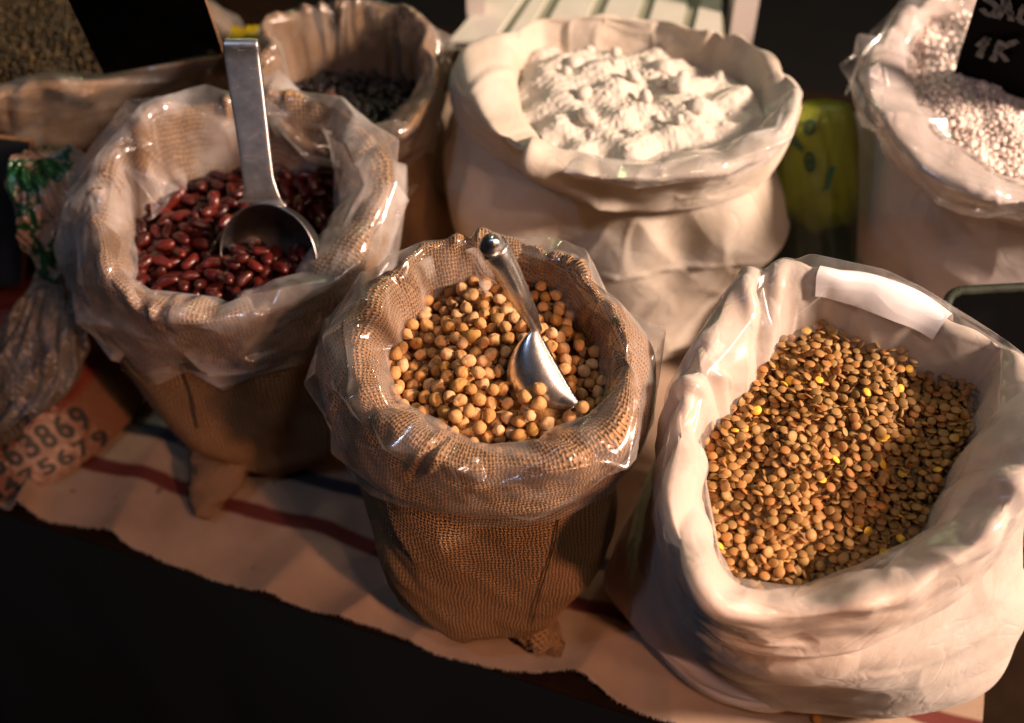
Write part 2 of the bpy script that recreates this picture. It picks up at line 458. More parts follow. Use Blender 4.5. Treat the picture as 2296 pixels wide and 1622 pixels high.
# fray
rng = np.random.default_rng(3)
Vf, Ff = [], []
for i in range(2600):
    s = rng.uniform(-.45, SMAX); k = int((s + .45) / (SMAX + .45) * (ns_ - 1)); t = edge[k]; z = Zc[k, 0] - .003
    p = E0 + ed * s + en * (t + .001) + np.array([0, 0, z]); L = rng.uniform(.0008, .0032)
    d = -en * L + ed * rng.normal(0, .0012) + np.array([0, 0, rng.normal(-.0006, .001)]); wv_ = ed * .00022
    b = len(Vf); Vf += [p - wv_, p + wv_, p + d + wv_ * .6, p + d - wv_ * .6]; Ff.append((b, b + 1, b + 2, b + 3))
FR = mat_plain('fray_thread', (.55, .45, .38), .8)
fr_o = mesh_obj('fringe', Vf, np.array(Ff), FR, clo, False); fr_o['kind'] = 'stuff'

# ------------------------------------------------------------------ sack builder
NT = 720
TH = np.arange(NT) / NT * 2 * PI
def smooth(a, sig):
    if sig <= 0: return a
    k = np.fft.rfftfreq(NT, 1 / NT); return np.fft.irfft(np.fft.rfft(a) * np.exp(-.5 * (k * sig / NT * 2 * PI) ** 2), NT)

class Sack: pass
def polar(pts, cx, cy):
    W = np.array([U(*p) for p in pts]); th = np.arctan2(W[:, 1] - cy, W[:, 0] - cx) % (2 * PI)
    r = np.hypot(W[:, 0] - cx, W[:, 1] - cy); return th, r, W[:, 2]
def loop(pts, cx, cy, fill=None, sig=6, gap=22):
    th, r, z = polar(pts, cx, cy)
    if fill is not None:
        fr_, fz = fill
        for g in np.arange(0, 2 * PI, math.radians(8)):
            dd = np.abs((th - g + PI) % (2 * PI) - PI)
            if dd.min() > math.radians(gap):
                k = int(g / (2 * PI) * NT) % NT
                th = np.append(th, g); r = np.append(r, fr_[k]); z = np.append(z, fz[k])
    o = np.argsort(th); th, r, z = th[o], r[o], z[o]
    return smooth(np.interp(TH, th, r, period=2 * PI), sig), smooth(np.interp(TH, th, z, period=2 * PI), sig)
def ring(cx, cy, r, z):
    return np.stack([cx + r * np.cos(TH), cy + r * np.sin(TH), np.broadcast_to(z, r.shape) + 0 * r], -1)

def build_sack(name, I, K, O, base, mids=(), seed=1, cuff_amp=.003, cuff_m=14, body_amp=.004, fill=(.028, -.085), nfold=14, fold_a=.007, folds=(), body_m=7, body_q=4, fac=0.0, bfolds=(), rollz=(.34, .72), fold_w=1.0, irr=.003):
    s = Sack(); W = np.array([U(*p) for p in I]); cx, cy = W[:, 0].mean(), W[:, 1].mean()
    s.cx, s.cy = cx, cy
    s.rI, s.zI = loop(I, cx, cy, sig=3)
    s.rK, s.zK = loop(K, cx, cy, sig=4)
    s.rK = np.maximum(s.rK, s.rI + .006)
    s.rO, s.zO = loop(O, cx, cy, (s.rK + fill[0], s.zK + fill[1]), sig=4)
    rng = np.random.default_rng(seed)
    s.rng = rng
    i1 = fnoise(TH, 0 * TH, rng, 14, 0, 9); i2 = fnoise(TH, 0 * TH, rng, 10, 0, 7)
    s.rI = s.rI + irr * i1 * .6; s.rK = np.maximum(s.rK + irr * (i1 * .4 + i2 * .5), s.rI + .005); s.zK = s.zK + irr * i2 * .8; s.rO = s.rO + irr * i2 * .5
    L = lambda a, b, f: a + (b - a) * f
    zin = s.zI
    k = [ring(cx, cy, s.rI * .90, zin - .045), ring(cx, cy, s.rI * .975, zin - .012), ring(cx, cy, L(s.rI, s.rK, .28), L(zin, s.zK, .62)),
         ring(cx, cy, s.rK, s.zK), ring(cx, cy, L(s.rK, s.rO, .52), L(s.zK, s.zO, rollz[0])), ring(cx, cy, L(s.rK, s.rO, .86), L(s.zK, s.zO, rollz[1])),
         ring(cx, cy, s.rO, s.zO), ring(cx, cy, s.rO - .010, s.zO - .005), ring(cx, cy, s.rO - .018, s.zO + .008)]
    s.cnt = [6, 10, 12, 14, 14, 12, 6, 6]
    s.cuff0 = crom(np.stack(k, 1), s.cnt)
    ns = s.cuff0.shape[1]
    s.sv = np.linspace(0, 1, ns)
    Nn = normals(s.cuff0)
    # make normals point outward from the roll core
    core = ring(cx, cy, L(s.rI, s.rO, .5), L(s.zK, s.zO, .5))[:, None]
    sg = np.sign(((s.cuff0 - core) * Nn).sum(-1).mean()); s.N = Nn * sg
    th = TH[:, None]; sv = s.sv[None]
    env = np.sin(np.clip(sv * 1.25, 0, 1) * PI) ** .5
    f1 = fnoise(th, sv * 2.2, rng, cuff_m, 3, 9); f2 = fnoise(th, sv * 4, rng, cuff_m * 3, 9, 9)
    ridge = (1 - np.abs(fnoise(th, sv * 1.5, rng, cuff_m, 3, 5))) 
    s.disp = (f1 * .6 + f2 * .22 + ridge * .5) * cuff_amp * env
    for i in range(nfold):
        t0, k, wd, a_ = rng.uniform(0, 2 * PI), rng.normal(0, .5), rng.uniform(.025, .07) * fold_w, fold_a * rng.uniform(.3, 1)
        d = (th - t0 - k * (sv - .5) - rng.normal(0, .6) * (sv - .5) ** 2 + PI) % (2 * PI) - PI
        c = rng.uniform(.2, .8)
        e_ = np.clip(1 - np.abs(sv - c) / rng.uniform(.25, .6), 0, 1)
        s.disp = s.disp - a_ * e_ ** .7 * np.exp(-np.abs(d / wd) ** 1.3) * env + a_ * .7 * e_ * np.exp(-((np.abs(d) - wd * 2.2) / (wd * 1.2)) ** 2) * env
    for (t0, s0_, t1, s1_, wd, a_, asym) in folds:
        # a fold running from (t0,s0) to (t1,s1) in angle / profile space
        f = np.clip((sv - s0_) / (s1_ - s0_), -.2, 1.2); d = (th - (t0 + (t1 - t0) * f) + PI) % (2 * PI) - PI
        e_ = np.clip(1 - np.maximum(np.abs(f - .5) - .35, 0) / .3, 0, 1)
        s.disp = s.disp + a_ * e_ * np.where(d < 0, np.exp(-(d / (wd * asym)) ** 2), np.exp(-(d / wd) ** 2))
    if fac: s.disp = s.disp + fac * (facets(th, sv, rng, 15, 4, wd=.4, tilt=1.1) + fac * 0) * env
    s.cuff = s.cuff0 + s.N * s.disp[..., None]
    # body
    bx, by, br = base
    s.bx, s.by, s.br = bx, by, br
    top_z = s.zO + .030
    rings = [ring(cx, cy, s.rO - .020, top_z)]
    rings.append(ring(cx, cy, s.rO - .015, s.zO - .004))
    def basering(rr, z):
        return np.stack([bx + rr * np.cos(TH), by + rr * np.sin(TH), np.full(NT, z)], -1)
    tops = rings[-1]
    if callable(br): b0 = br
    zs = [.72, .42, .18]
    bot = basering(br * np.ones(NT) if np.isscalar(br) else br, .0)
    for i, f in enumerate(zs):
        q = tops * f + bot * (1 - f); q[:, 2] = tops[:, 2] * f
        bul = math.sin(f * PI) * .012
        v = q - np.array([(cx * f + bx * (1 - f)), (cy * f + by * (1 - f)), 0]); v[:, 2] = 0
        v /= np.linalg.norm(v, axis=1, keepdims=True) + 1e-9
        q = q + v * bul
        for mz, pts in mids:
            if mz == i:
                ccx, ccy = cx * f + bx * (1 - f), cy * f + by * (1 - f)
                rr0 = np.hypot(q[:, 0] - ccx, q[:, 1] - ccy)
                zz0 = q[:, 2]
                rr, zz1 = loop([(a, b, c) for a, b, c in pts], ccx, ccy, (rr0 if True else 0, zz0), sig=9)
                # resample rr0 onto TH first
                q = ring(ccx, ccy, rr, zz1)
        rings.append(q)
    e = basering((br if not np.isscalar(br) else br * np.ones(NT)) * .985, .022); rings.append(e)
    e2 = basering((br if not np.isscalar(br) else br * np.ones(NT)) * .90, .004); rings.append(e2)
    e3 = basering((br if not np.isscalar(br) else br * np.ones(NT)) * .45, .003); rings.append(e3)
    B = crom(np.stack(rings, 1), [8, 18, 22, 22, 16, 10, 6])
    nb = B.shape[1]; sv = np.linspace(0, 1, nb)[None]
    Nn = normals(B); cc = np.array([cx, cy, 0]); Nn *= np.sign(((B - cc) * Nn)[..., :2].sum())
    env = np.clip(sv * 6, 0, 1) * np.clip((1 - sv) * 5, 0, 1)
    f1 = fnoise(th, sv * 3, rng, 7, 4, 9); f2 = fnoise(th, sv * 6, rng, 20, 10, 10)
    rd = 1 - np.abs(fnoise(th, sv * 3.0, rng, body_m, body_q, 5)) * 1.3
    fb = facets(th, sv, rng, 9, 3, wd=.35, tilt=1.0) * fac * .55 * env if fac else 0.0 * th * sv
    for (t0, s0_, t1, s1_, wd, a_, asym) in bfolds:
        f = np.clip((sv - s0_) / (s1_ - s0_), 0, 1.9); d = (th - (t0 + (t1 - t0) * f) + PI) % (2 * PI) - PI
        e_ = np.clip(np.minimum((sv - s0_ + .04) / .06, (s1_ + .30 - sv) / .45), 0, 1)
        fb = fb + a_ * e_ * np.where(d < 0, np.exp(-np.abs(d / (wd * asym)) ** 1.4), np.exp(-np.abs(d / wd) ** 1.4))
    s.body = B + Nn * fb[..., None] + Nn * ((f1 * .7 + f2 * .15 + rd * .7) * body_amp * env)[..., None]
    s.root = empty(name, (bx, by, 0))
    return s

def samp(A, th, sv):
    """bilinear lookup of grid A[nt,ns(,c)] at angle th and profile position sv (0..1)"""
    nt, ns = A.shape[:2]
    f = (th / (2 * PI) * nt) % nt; i = np.floor(f).astype(int) % nt; fi = (f - np.floor(f)); i2 = (i + 1) % nt
    g = np.clip(sv, 0, 1) * (ns - 1); j = np.minimum(g.astype(int), ns - 2); gj = g - j
    if A.ndim == 3: fi, gj = fi[..., None], gj[..., None]
    return (A[i, j] * (1 - fi) + A[i2, j] * fi) * (1 - gj) + (A[i, j + 1] * (1 - fi) + A[i2, j + 1] * fi) * gj
def subdiv(L, diag, k, closed):
    """piecewise linear refinement of lattice L[n,m,c] by k, each cell split along a random diagonal"""
    n, m, c = L.shape; nn = n if closed else n - 1
    out = np.empty((nn * k + (0 if closed else 1), (m - 1) * k + 1, c))
    I = np.arange(nn); I2 = (I + 1) % n
    A, B, D, C_ = L[I][:, :-1], L[I2][:, :-1], L[I][:, 1:], L[I2][:, 1:]
    dg = diag[:nn, :m - 1, None]
    for p_ in range(k):
        for q in range(k):
            u, v = p_ / k, q / k
            # diagonal A-C
            t1 = (A + (B - A) * u + (C_ - B) * v) if u >= v else (A + (D - A) * v + (C_ - D) * u)
            # diagonal B-D
            t2 = (A + (B - A) * u + (D - A) * v) if u + v <= 1 else (C_ + (D - C_) * (1 - u) + (B - C_) * (1 - v))
            out[p_::k, q::k][:nn, :m - 1] = np.where(dg, t1, t2)
    for p_ in range(k):
        u = p_ / k; out[p_::k, -1][:nn] = D[:, -1] * (1 - u) + C_[:, -1] * u
    if not closed:
        for q in range(k):
            v = q / k; out[-1, q::k][:m - 1] = L[-1, :-1] * (1 - v) + L[-1, 1:] * v
        out[-1, -1] = L[-1, -1]
    return out
def liner(s, mat, seed, n_th=24, n_s=8, ph=.008, off=.0018, fine=.0009, drop=.010, th0=None, th1=None, s0=.08, s1=.90, name='plastic_liner', lift=None, peaks=.16, minoff=.0010):
    """thin film laid over the rim: taut flat panes between randomly placed creases"""
    rng = np.random.default_rng(seed)
    closed = th0 is None
    if closed: th0_, th1_ = 0.0, 2 * PI
    else: th0_, th1_ = th0, th1; n_th = max(4, int(n_th * (th1 - th0) / (2 * PI)) + 1)
    n_l = n_th if closed else n_th + 1
    tl = np.linspace(th0_, th1_, n_th + 1)[:n_l]; dth = (th1_ - th0_) / n_th
    sl = np.linspace(s0, s1, n_s + 1); dsv = sl[1] - sl[0]
    T = tl[:, None] + rng.uniform(-.38, .38, (n_l, n_s + 1)) * dth + (rng.normal(0, .25, (n_l, 1)) * dth) * ((sl[None] - s0) / (s1 - s0) - .5)
    Sv = sl[None] + rng.uniform(-.38, .38, (n_l, n_s + 1)) * dsv
    Sv[:, 0] = s0; Sv[:, -1] = s1 + rng.uniform(-.02, .01, n_l)
    h = off + ph * np.where(rng.uniform(0, 1, T.shape) < peaks, rng.uniform(.5, 1.2, T.shape), rng.uniform(0, .22, T.shape))
    # creases tend to run across the rim: share height along the profile
    hs = h.copy(); hs[:, 1:] = np.maximum(hs[:, 1:], h[:, :-1] * .75); h = hs
    h *= np.clip((sl[None] - s0) / (.3 * (s1 - s0)) , .25, 1)
    if lift is not None: h = h + lift(T % (2 * PI), Sv)
    Pn = samp(s.cuff, T, Sv); Nn = samp(s.N, T, Sv); Nn /= np.linalg.norm(Nn, axis=-1, keepdims=True) + 1e-9
    L = np.concatenate([Pn + Nn * h[..., None], T[..., None], Sv[..., None]], -1)
    if drop:
        e = L[:, -1].copy(); rad = np.stack([e[:, 0] - s.cx, e[:, 1] - s.cy, 0 * e[:, 0]], -1); rad /= np.linalg.norm(rad, axis=1, keepdims=True)
        for f, rr in ((.5, .002), (1.0, -.002)):
            q = e.copy(); q[:, :3] += rad * (rr + rng.normal(0, .0018, (n_l, 1))) - np.array([0, 0, 1]) * (drop * f * rng.uniform(.6, 1.5, (n_l, 1)))
            q[:, 4] = s1 + .02 * f; L = np.concatenate([L, q[:, None]], 1)
    if closed: 
        # unwrap angle for interpolation: append a wrapped copy then cut
        L = np.concatenate([L, L[:1]], 0); L[-1, :, 3] += 2 * PI
    M = subdiv(L, rng.uniform(0, 1, L.shape[:2]) < .5, 4, False)
    if closed: M = M[:-1]
    N2 = samp(s.N, M[..., 3], M[..., 4]); N2 /= np.linalg.norm(N2, axis=-1, keepdims=True) + 1e-9
    mask = np.clip(fnoise(M[..., 3], M[..., 4] * 5, rng, 7, 3, 7) * .9 + .35, .12, 1)
    M[..., :3] += N2 * (rng.uniform(0, 1, M.shape[:2]) ** 1.6 * fine * mask)[..., None]
    if closed:
        M = np.concatenate([M, M[:1]], 0); M[-1, :, 3] += 2 * PI
    R = subdiv(M, rng.uniform(0, 1, M.shape[:2]) < .5, 5, False)
    Q, th, sv = R[..., :3].copy(), R[..., 3], R[..., 4]
    N3 = samp(s.N, th, sv); N3 /= np.linalg.norm(N3, axis=-1, keepdims=True) + 1e-9
    Cf = samp(s.cuff, th, sv)
    d = ((Q - Cf) * N3).sum(-1)
    push = np.maximum(0, minoff - d) * (sv <= s1 + .004)
    Q += N3 * push[..., None]
    # relax a little so creases are tight but not knife sharp
    for _ in range(2):
        Q[1:-1] = (Q[:-2] + Q[1:-1] * 2 + Q[2:]) / 4; Q[:, 1:-1] = (Q[:, :-2] + Q[:, 1:-1] * 2 + Q[:, 2:]) / 4
        if closed: e = (Q[0] + Q[-1]) / 2; Q[0] = e; Q[-1] = e
    return grid_obj(name, Q, mat, s.root, False)

def fibres(s, grid, n, mat, seed, lo=0.0, hi=1.0, Lr=(.003, .009)):
    rng = np.random.default_rng(seed); nt, ns = grid.shape[:2]
    N_ = normals(grid); N_ *= np.sign(((grid - np.array([s.cx, s.cy, 0])) * N_)[..., :2].sum())
    V, F = [], []
    for _ in range(n):
        i, j = rng.integers(nt), int(rng.uniform(lo, hi) * (ns - 1)); p = grid[i, j]; nn = N_[i, j]
        if nn @ (CAM - p) < -.2: continue
        d = rng.normal(0, 1, 3); d -= nn * (d @ nn) * .6; d /= np.linalg.norm(d); L_ = rng.uniform(*Lr) * rng.uniform(.3, 1); cv = rng.normal(0, .5, 3); w_ = .00007
        sd = np.cross(d, CAM - p); sd /= np.linalg.norm(sd); b = len(V)
        for q in range(6):
            t = q / 5; c = p + nn * .0006 + d * L_ * t + nn * L_ * .5 * math.sin(t * PI) * rng.uniform(.3, .9) + cv * L_ * t * t * .6
            V += [c - sd * w_, c + sd * w_]
        for q in range(5): F.append((b + 2 * q, b + 2 * q + 1, b + 2 * q + 3, b + 2 * q + 2))
    o = mesh_obj('loose_fibres', V, F, mat, s.root, False); o['kind'] = 'stuff'; return o
def seam(s, mat, pts, rad=.0009, name='seam'):
    """stitched seam following the body through picture points (px,py) of its visible side"""
    G = s.body.reshape(-1, 3); C_ = []
    for a, b in pts:
        d = ray(a, b); d = d / np.linalg.norm(d); Q = G - CAM; t = Q @ d; lat = ((Q - t[:, None] * d) ** 2).sum(1); k = np.where(lat < .005 ** 2)[0]
        if len(k) == 0: k = np.argsort(lat)[:4]
        C_.append(CAM + d * (t[k].min() - .0003))
    c = crom(np.array(C_)[None], [10] * (len(C_) - 1))[0]; d = np.gradient(c, axis=0); d /= np.linalg.norm(d, axis=1, keepdims=True)
    v = CAM - c; v /= np.linalg.norm(v, axis=1, keepdims=True); sd = np.cross(d, v); a = np.arange(8) / 8 * 2 * PI
    P = c[None] + sd[None] * (np.cos(a) * rad)[:, None, None] + v[None] * (np.sin(a) * rad)[:, None, None]
    return grid_obj(name, P, mat, s.root)
def theta_px(s, px, py, z):
    p = U(px, py, z); return math.atan2(p[1] - s.cy, p[0] - s.cx) % (2 * PI)

def body_parts(s, mat, cuffmat=None, bodyname='body', cuffname='rolled_cuff'):
    grid_obj(bodyname, s.body, mat, s.root); grid_obj(cuffname, s.cuff, cuffmat or mat, s.root)

# ------------------------------------------------------------------ grains
def deposit(s, target, R, hz, depth, nmax, seed, shrink=.0, K=14, avoid=None, avoid_d=.004, tol=.0, jit=.12, cell=.001):
    """ballistic packing: returns centres (n,3); grain footprint radius R, half height hz"""
    rng = np.random.default_rng(seed)
    rm = s.rI.max() + .01
    x0, y0 = s.cx - rm, s.cy - rm; n = int(2 * rm / cell) + 1
    gx = x0 + np.arange(n) * cell
    X, Y = np.meshgrid(gx, gx - x0 + y0, indexing='ij')
    H = target(X, Y) - depth
    out = []; sc = []
    rI = s.rI
    fails = 0
    while len(out) < nmax and fails < 60:
        k = rng.uniform(1 - jit, 1 + jit)
        r, h = R * k, hz * k
        m = int(r / cell) + 1
        best = None
        for _ in range(K):
            for _q in range(20):
                a = rng.uniform(0, 2 * PI); rr = math.sqrt(rng.uniform(0, 1)) * rm
                if rr < rI[int(a / (2 * PI) * NT) % NT] - r * .55 - shrink: break
            else: continue
            x = s.cx + rr * math.cos(a); y = s.cy + rr * math.sin(a)
            i = int((x - x0) / cell); j = int((y - y0) / cell)
            i0, i1, j0, j1 = max(i - m, 0), min(i + m + 1, n), max(j - m, 0), min(j + m + 1, n)
            d2 = (X[i0:i1, j0:j1] - x) ** 2 + (Y[i0:i1, j0:j1] - y) ** 2
            kk = np.where(d2 < r * r, h * np.sqrt(np.maximum(0, 1 - d2 / (r * r))), -9)
            zc = (H[i0:i1, j0:j1] + kk).max()
            lev = zc - float(target(np.array(x), np.array(y)))
            if best is None or lev < best[0]: best = (lev, x, y, zc, (i0, i1, j0, j1), kk, k)
        if best is None: fails += 1; continue
        lev, x, y, zc, ix, kk, k = best
        if lev > tol: fails += 1; continue
        fails = 0
        i0, i1, j0, j1 = ix
        H[i0:i1, j0:j1] = np.maximum(H[i0:i1, j0:j1], np.where(kk > -1, zc + kk, -9))
        out.append((x, y, zc)); sc.append(k)
    out = np.array(out); sc = np.array(sc)
    if avoid is not None and len(avoid):
        keep = []
        for p in out:
            keep.append(np.min(((avoid - p) ** 2).sum(1)) > avoid_d ** 2)
        keep = np.array(keep); out, sc = out[keep], sc[keep]
    return out, sc

def rots(n, rng, tilt):
    """random z spin with tilt; returns 3x3 arrays"""
    R = []
    for _ in range(n):
        a = rng.uniform(0, 2 * PI); b = abs(rng.normal(0, tilt)); c = rng.uniform(0, 2 * PI)
        R.append(np.array((Matrix.Rotation(c, 3, 'Z') @ Matrix.Rotation(min(b, 1.5), 3, 'X') @ Matrix.Rotation(a, 3, 'Z'))))
    return R

def place_grains(name, label, cat, group, protos, pts, sc, R, mat, n_ind, target, stuff_name, stuff_label, seed, cam_w=.0):
    """n_ind nearest-to-surface grains become objects, the rest one stuff mesh"""
    rng = np.random.default_rng(seed)
    depth = np.array([float(target(np.array(p[0]), np.array(p[1]))) - p[2] for p in pts])
    dist = np.linalg.norm(pts - CAM, axis=1)
    # hidden test: something close above towards the camera
    v = (CAM - pts) / dist[:, None]
    cover = np.zeros(len(pts))
    for i in range(len(pts)):
        d = pts - pts[i]; t = d @ v[i]
        lat = np.sqrt(np.maximum((d ** 2).sum(1) - t * t, 0))
        g = (t > .0006) & (lat < .006) & (t < .03)
        cover[i] = (np.clip(1 - lat[g] / .006, 0, 1)).sum()
    score = cover + dist * cam_w
    order = np.argsort(score)
    ind = order[:n_ind]; rest = order[n_ind:]
    meshes = []
    for pv, pf in protos:
        me = bpy.data.meshes.new(name)
        me.from_pydata([tuple(x) for x in pv], [], [tuple(f) for f in pf]); me.update()
        me.polygons.foreach_set('use_smooth', np.ones(len(me.polygons), bool)); me.materials.append(mat); meshes.append(me)
    cen_ = pts[:, :2].mean(0); rel = pts[:, :2] - cen_; rad_ = np.hypot(rel[:, 0], rel[:, 1]); rmax = np.percentile(rad_, 98)
    def where(i):
        if rad_[i] < .42 * rmax: return 'in the middle'
        a = math.degrees(math.atan2(rel[i, 1], rel[i, 0])) % 360
        return ('near the right rim', 'near the back rim', 'near the left rim', 'near the front rim')[int(((a + 45) % 360) // 90)]
    for i in ind:
        o = bpy.data.objects.new(name, meshes[rng.integers(len(meshes))]); COL.objects.link(o)
        M4 = np.eye(4); M4[:3, :3] = R[i] * sc[i]; M4[:3, 3] = pts[i]
        o.matrix_world = Matrix(M4.tolist())
        tag(o, label[0] + ' ' + where(i) + ' of ' + label[1], cat, group)
    if len(rest):
        VV, FF = [], []; b = 0
        for i in rest:
            pv, pf = protos[rng.integers(len(protos))]
            pv = np.asarray(pv)
            VV.append(pv @ (R[i] * sc[i]).T + pts[i]); FF.append(np.asarray(pf) + b); b += len(pv)
        o = mesh_obj(stuff_name, np.concatenate(VV), np.concatenate(FF), mat)
        tag(o, stuff_label, cat, None, 'stuff')
    return ind

def icos(sub):
    import bmesh
    bm = bmesh.new(); bmesh.ops.create_icosphere(bm, subdivisions=sub, radius=1.0)
    V = np.array([v.co[:] for v in bm.verts]); F = np.array([[v.index for v in f.verts] for f in bm.faces]); bm.free()
    return V, F
def vnoise(V, rng, f, n=8):
    h = np.zeros(len(V))
    for _ in range(n):
        k = rng.normal(0, f, 3); h += np.sin(V @ k + rng.uniform(0, 6.28))
    return h / math.sqrt(n)
ICO2, ICO3, ICO1 = icos(2), icos(3), icos(1)

def chickpea(rng, R):
    V, F = ICO3; V = V.copy()
    h = .055 * vnoise(V, rng, 1.8) + .035 * vnoise(V, rng, 4) + .045 * (1 - np.abs(vnoise(V, rng, 9)))
    x = V[:, 0]
    beak = np.exp(-((1 - x) / .09)) * rng.uniform(.35, .6)
    groove = -.20 * np.exp(-(V[:, 1] / .16) ** 2) * np.clip(x + V[:, 2] * .7, 0, 1)
    V = V * (1 + h + groove)[:, None]; V[:, 0] += beak; V[:, 2] += beak * .3
    V *= np.array([1.0, .93, .93])
    return V * R, F
def bean(rng, L, W, T):
    V, F = ICO3; V = V.copy()
    x, y, z = V.T.copy()
    a = np.sign(x) * np.abs(x) ** .88
    pinch = 1 - .10 * np.exp(-(x / .35) ** 2) * (y < 0)
    Y = y * pinch * (1 + .06 * x * rng.uniform(-1, 1)) + .30 * (x * x - .3) * -1 * rng.uniform(.6, 1.1)
    V = np.stack([a * L, -Y * W, z * T], -1) * (1 + .02 * vnoise(V, rng, 3))[:, None]
    return V, F
def lentil(rng, R, T):
    nr, na = 5, 14
    V = [(0, 0, T)]; F = []
    prof = [(.45, .86), (.78, .52), (.96, .17), (.96, -.17), (.78, -.52), (.45, -.86)]
    ax, ay = rng.uniform(.92, 1.04), rng.uniform(.9, 1.02)
    for r, z in prof:
        for a in range(na):
            t = 2 * PI * a / na; V.append((r * R * math.cos(t) * ax, r * R * math.sin(t) * ay, z * T))
    V.append((0, 0, -T)); V = np.array(V) * (1 + .03 * vnoise(np.array(V) / R, rng, 2))[:, None]
    tris = []
    for a in range(na): tris.append((0, 1 + a, 1 + (a + 1) % na))
    for k in range(len(prof) - 1):
        for a in range(na):
            p, q = 1 + k * na + a, 1 + k * na + (a + 1) % na
            tris += [(p, p + na, q + na), (p, q + na, q)]
    b = 1 + (len(prof) - 1) * na
    for a in range(na): tris.append((b + a, len(V) - 1, b + (a + 1) % na))
    return V, np.array(tris)
def crystal(rng, R):
    V, F = ICO1; V = V.copy() * rng.uniform(.65, 1.2, (len(V), 1))
    V *= rng.uniform(.5, 1.3, 3)
    # clip to a few planes to give facets
    for _ in range(5):
        nrm = rng.normal(0, 1, 3); nrm /= np.linalg.norm(nrm); d = V @ nrm; V = V - np.maximum(d - .62, 0)[:, None] * nrm
    return V * R, F

def plane_target(s, mound=.01, amp=.003, seed=1, scale=70, dz=0.0, extra=None):
    x = s.cx + s.rI * np.cos(TH); y = s.cy + s.rI * np.sin(TH)
    A = np.stack([x - s.cx, y - s.cy, np.ones(NT)], -1); co, *_ = np.linalg.lstsq(A, s.zI, rcond=None)
    rng = np.random.default_rng(seed)
    ks = rng.normal(0, scale, (6, 2)); ph = rng.uniform(0, 6.28, 6)
    rm = s.rI.mean()
    def f(X, Y):
        X = np.asarray(X, float); Y = np.asarray(Y, float)
        dx, dy = X - s.cx, Y - s.cy
        rr_ = np.interp(np.arctan2(dy, dx) % (2 * PI), TH, s.rI, period=2 * PI)
        z = co[0] * dx + co[1] * dy + co[2] + mound * (1 - np.minimum((dx * dx + dy * dy) / rr_ ** 2, 1.2)) + dz
        for (a, b), p in zip(ks, ph): z = z + amp * np.sin(a * dx + b * dy + p) / 2.2
        if extra is not None: z = z + extra(X, Y)
        return z
    return f

def bed(s, target, d, mat, name, label, cat):
    """the heap below the visible grains, filling the sack mouth"""
    rr = np.linspace(0, 1.0, 24)
    P = np.empty((NT // 4, 24, 3)); th = TH[::4]
    for j, q in enumerate(rr):
        r = s.rI[::4] * q * 1.03 + 1e-4
        x = s.cx + r * np.cos(th); y = s.cy + r * np.sin(th)
        P[:, j] = np.stack([x, y, target(x, y) - d], -1)
    o = grid_obj(name, P, mat, None)
    return tag(o, label, cat, None, 'stuff')
# ================================================================== CHICKPEA SACK
zc = .306
I = [(1360,850,zc),(1345,920,zc-.004),(1295,965,zc-.006),(1210,988,zc-.008),(1120,992,zc-.008),(1040,972,zc-.008),(950,942,zc-.006),(888,905,zc-.004),(878,850,zc),(868,800,zc),(905,740,zc),(945,690,zc),(960,650,zc+.004),(1040,632,zc+.006),(1130,632,zc+.006),(1200,648,zc+.004),(1275,690,zc+.002),(1325,750,zc)]
K = [(990,545,.352),(1100,548,.352),(1190,560,.352),(1290,610,.35),(1370,680,.345),(1410,780,.338),(1415,870,.33),(1390,960,.318),(1310,1020,.31),(1210,1050,.306),(1100,1050,.304),(980,1020,.305),(880,965,.31),(815,890,.318),(790,810,.328),(810,720,.335),(850,640,.342),(920,575,.35)]
O = [(716,800,.265),(716,880,.262),(758,975,.258),(800,1050,.254),(870,1105,.25),(960,1138,.248),(1060,1152,.246),(1180,1150,.246),(1275,1135,.248),(1370,1085,.252),(1440,1005,.258),(1466,900,.272),(1462,790,.29),(740,715,.285)]
b0 = U(1105, 1350, .0)
S1 = build_sack('burlap_sack', I, K, O, (-.020, .586, .072), mids=[
    (1, [(835,1180,.13),(880,1280,.12),(1375,1190,.13),(1330,1290,.12)]),
    (2, [(905,1330,.06),(955,1410,.05),(1100,1430,.04),(1230,1400,.05),(1285,1330,.06)])], seed=21, cuff_amp=.0035, cuff_m=12)
tag(S1.root, 'brown burlap sack of chickpeas in the centre with clear plastic folded over its rim', 'sack', 'open sacks of pulses on the stall')
body_parts(S1, BURLAP)
liner(S1, FILM_C, 31, n_th=26, n_s=8, ph=.014, drop=.012, peaks=.2)
LATER1 = 1
FIB = mat_plain('jute_fibre', (.34, .21, .11), .8)
SEAMD = mat_plain('seam_thread_dark', (.045, .025, .012), .9)
SEAML = mat_plain('seam_thread_pale', (.48, .42, .36), .9)
fibres(S1, S1.body, 700, FIB, 5, .05, .8)
seam(S1, SEAMD, [(1252,1165),(1243,1220),(1222,1290),(1205,1350),(1190,1410)])
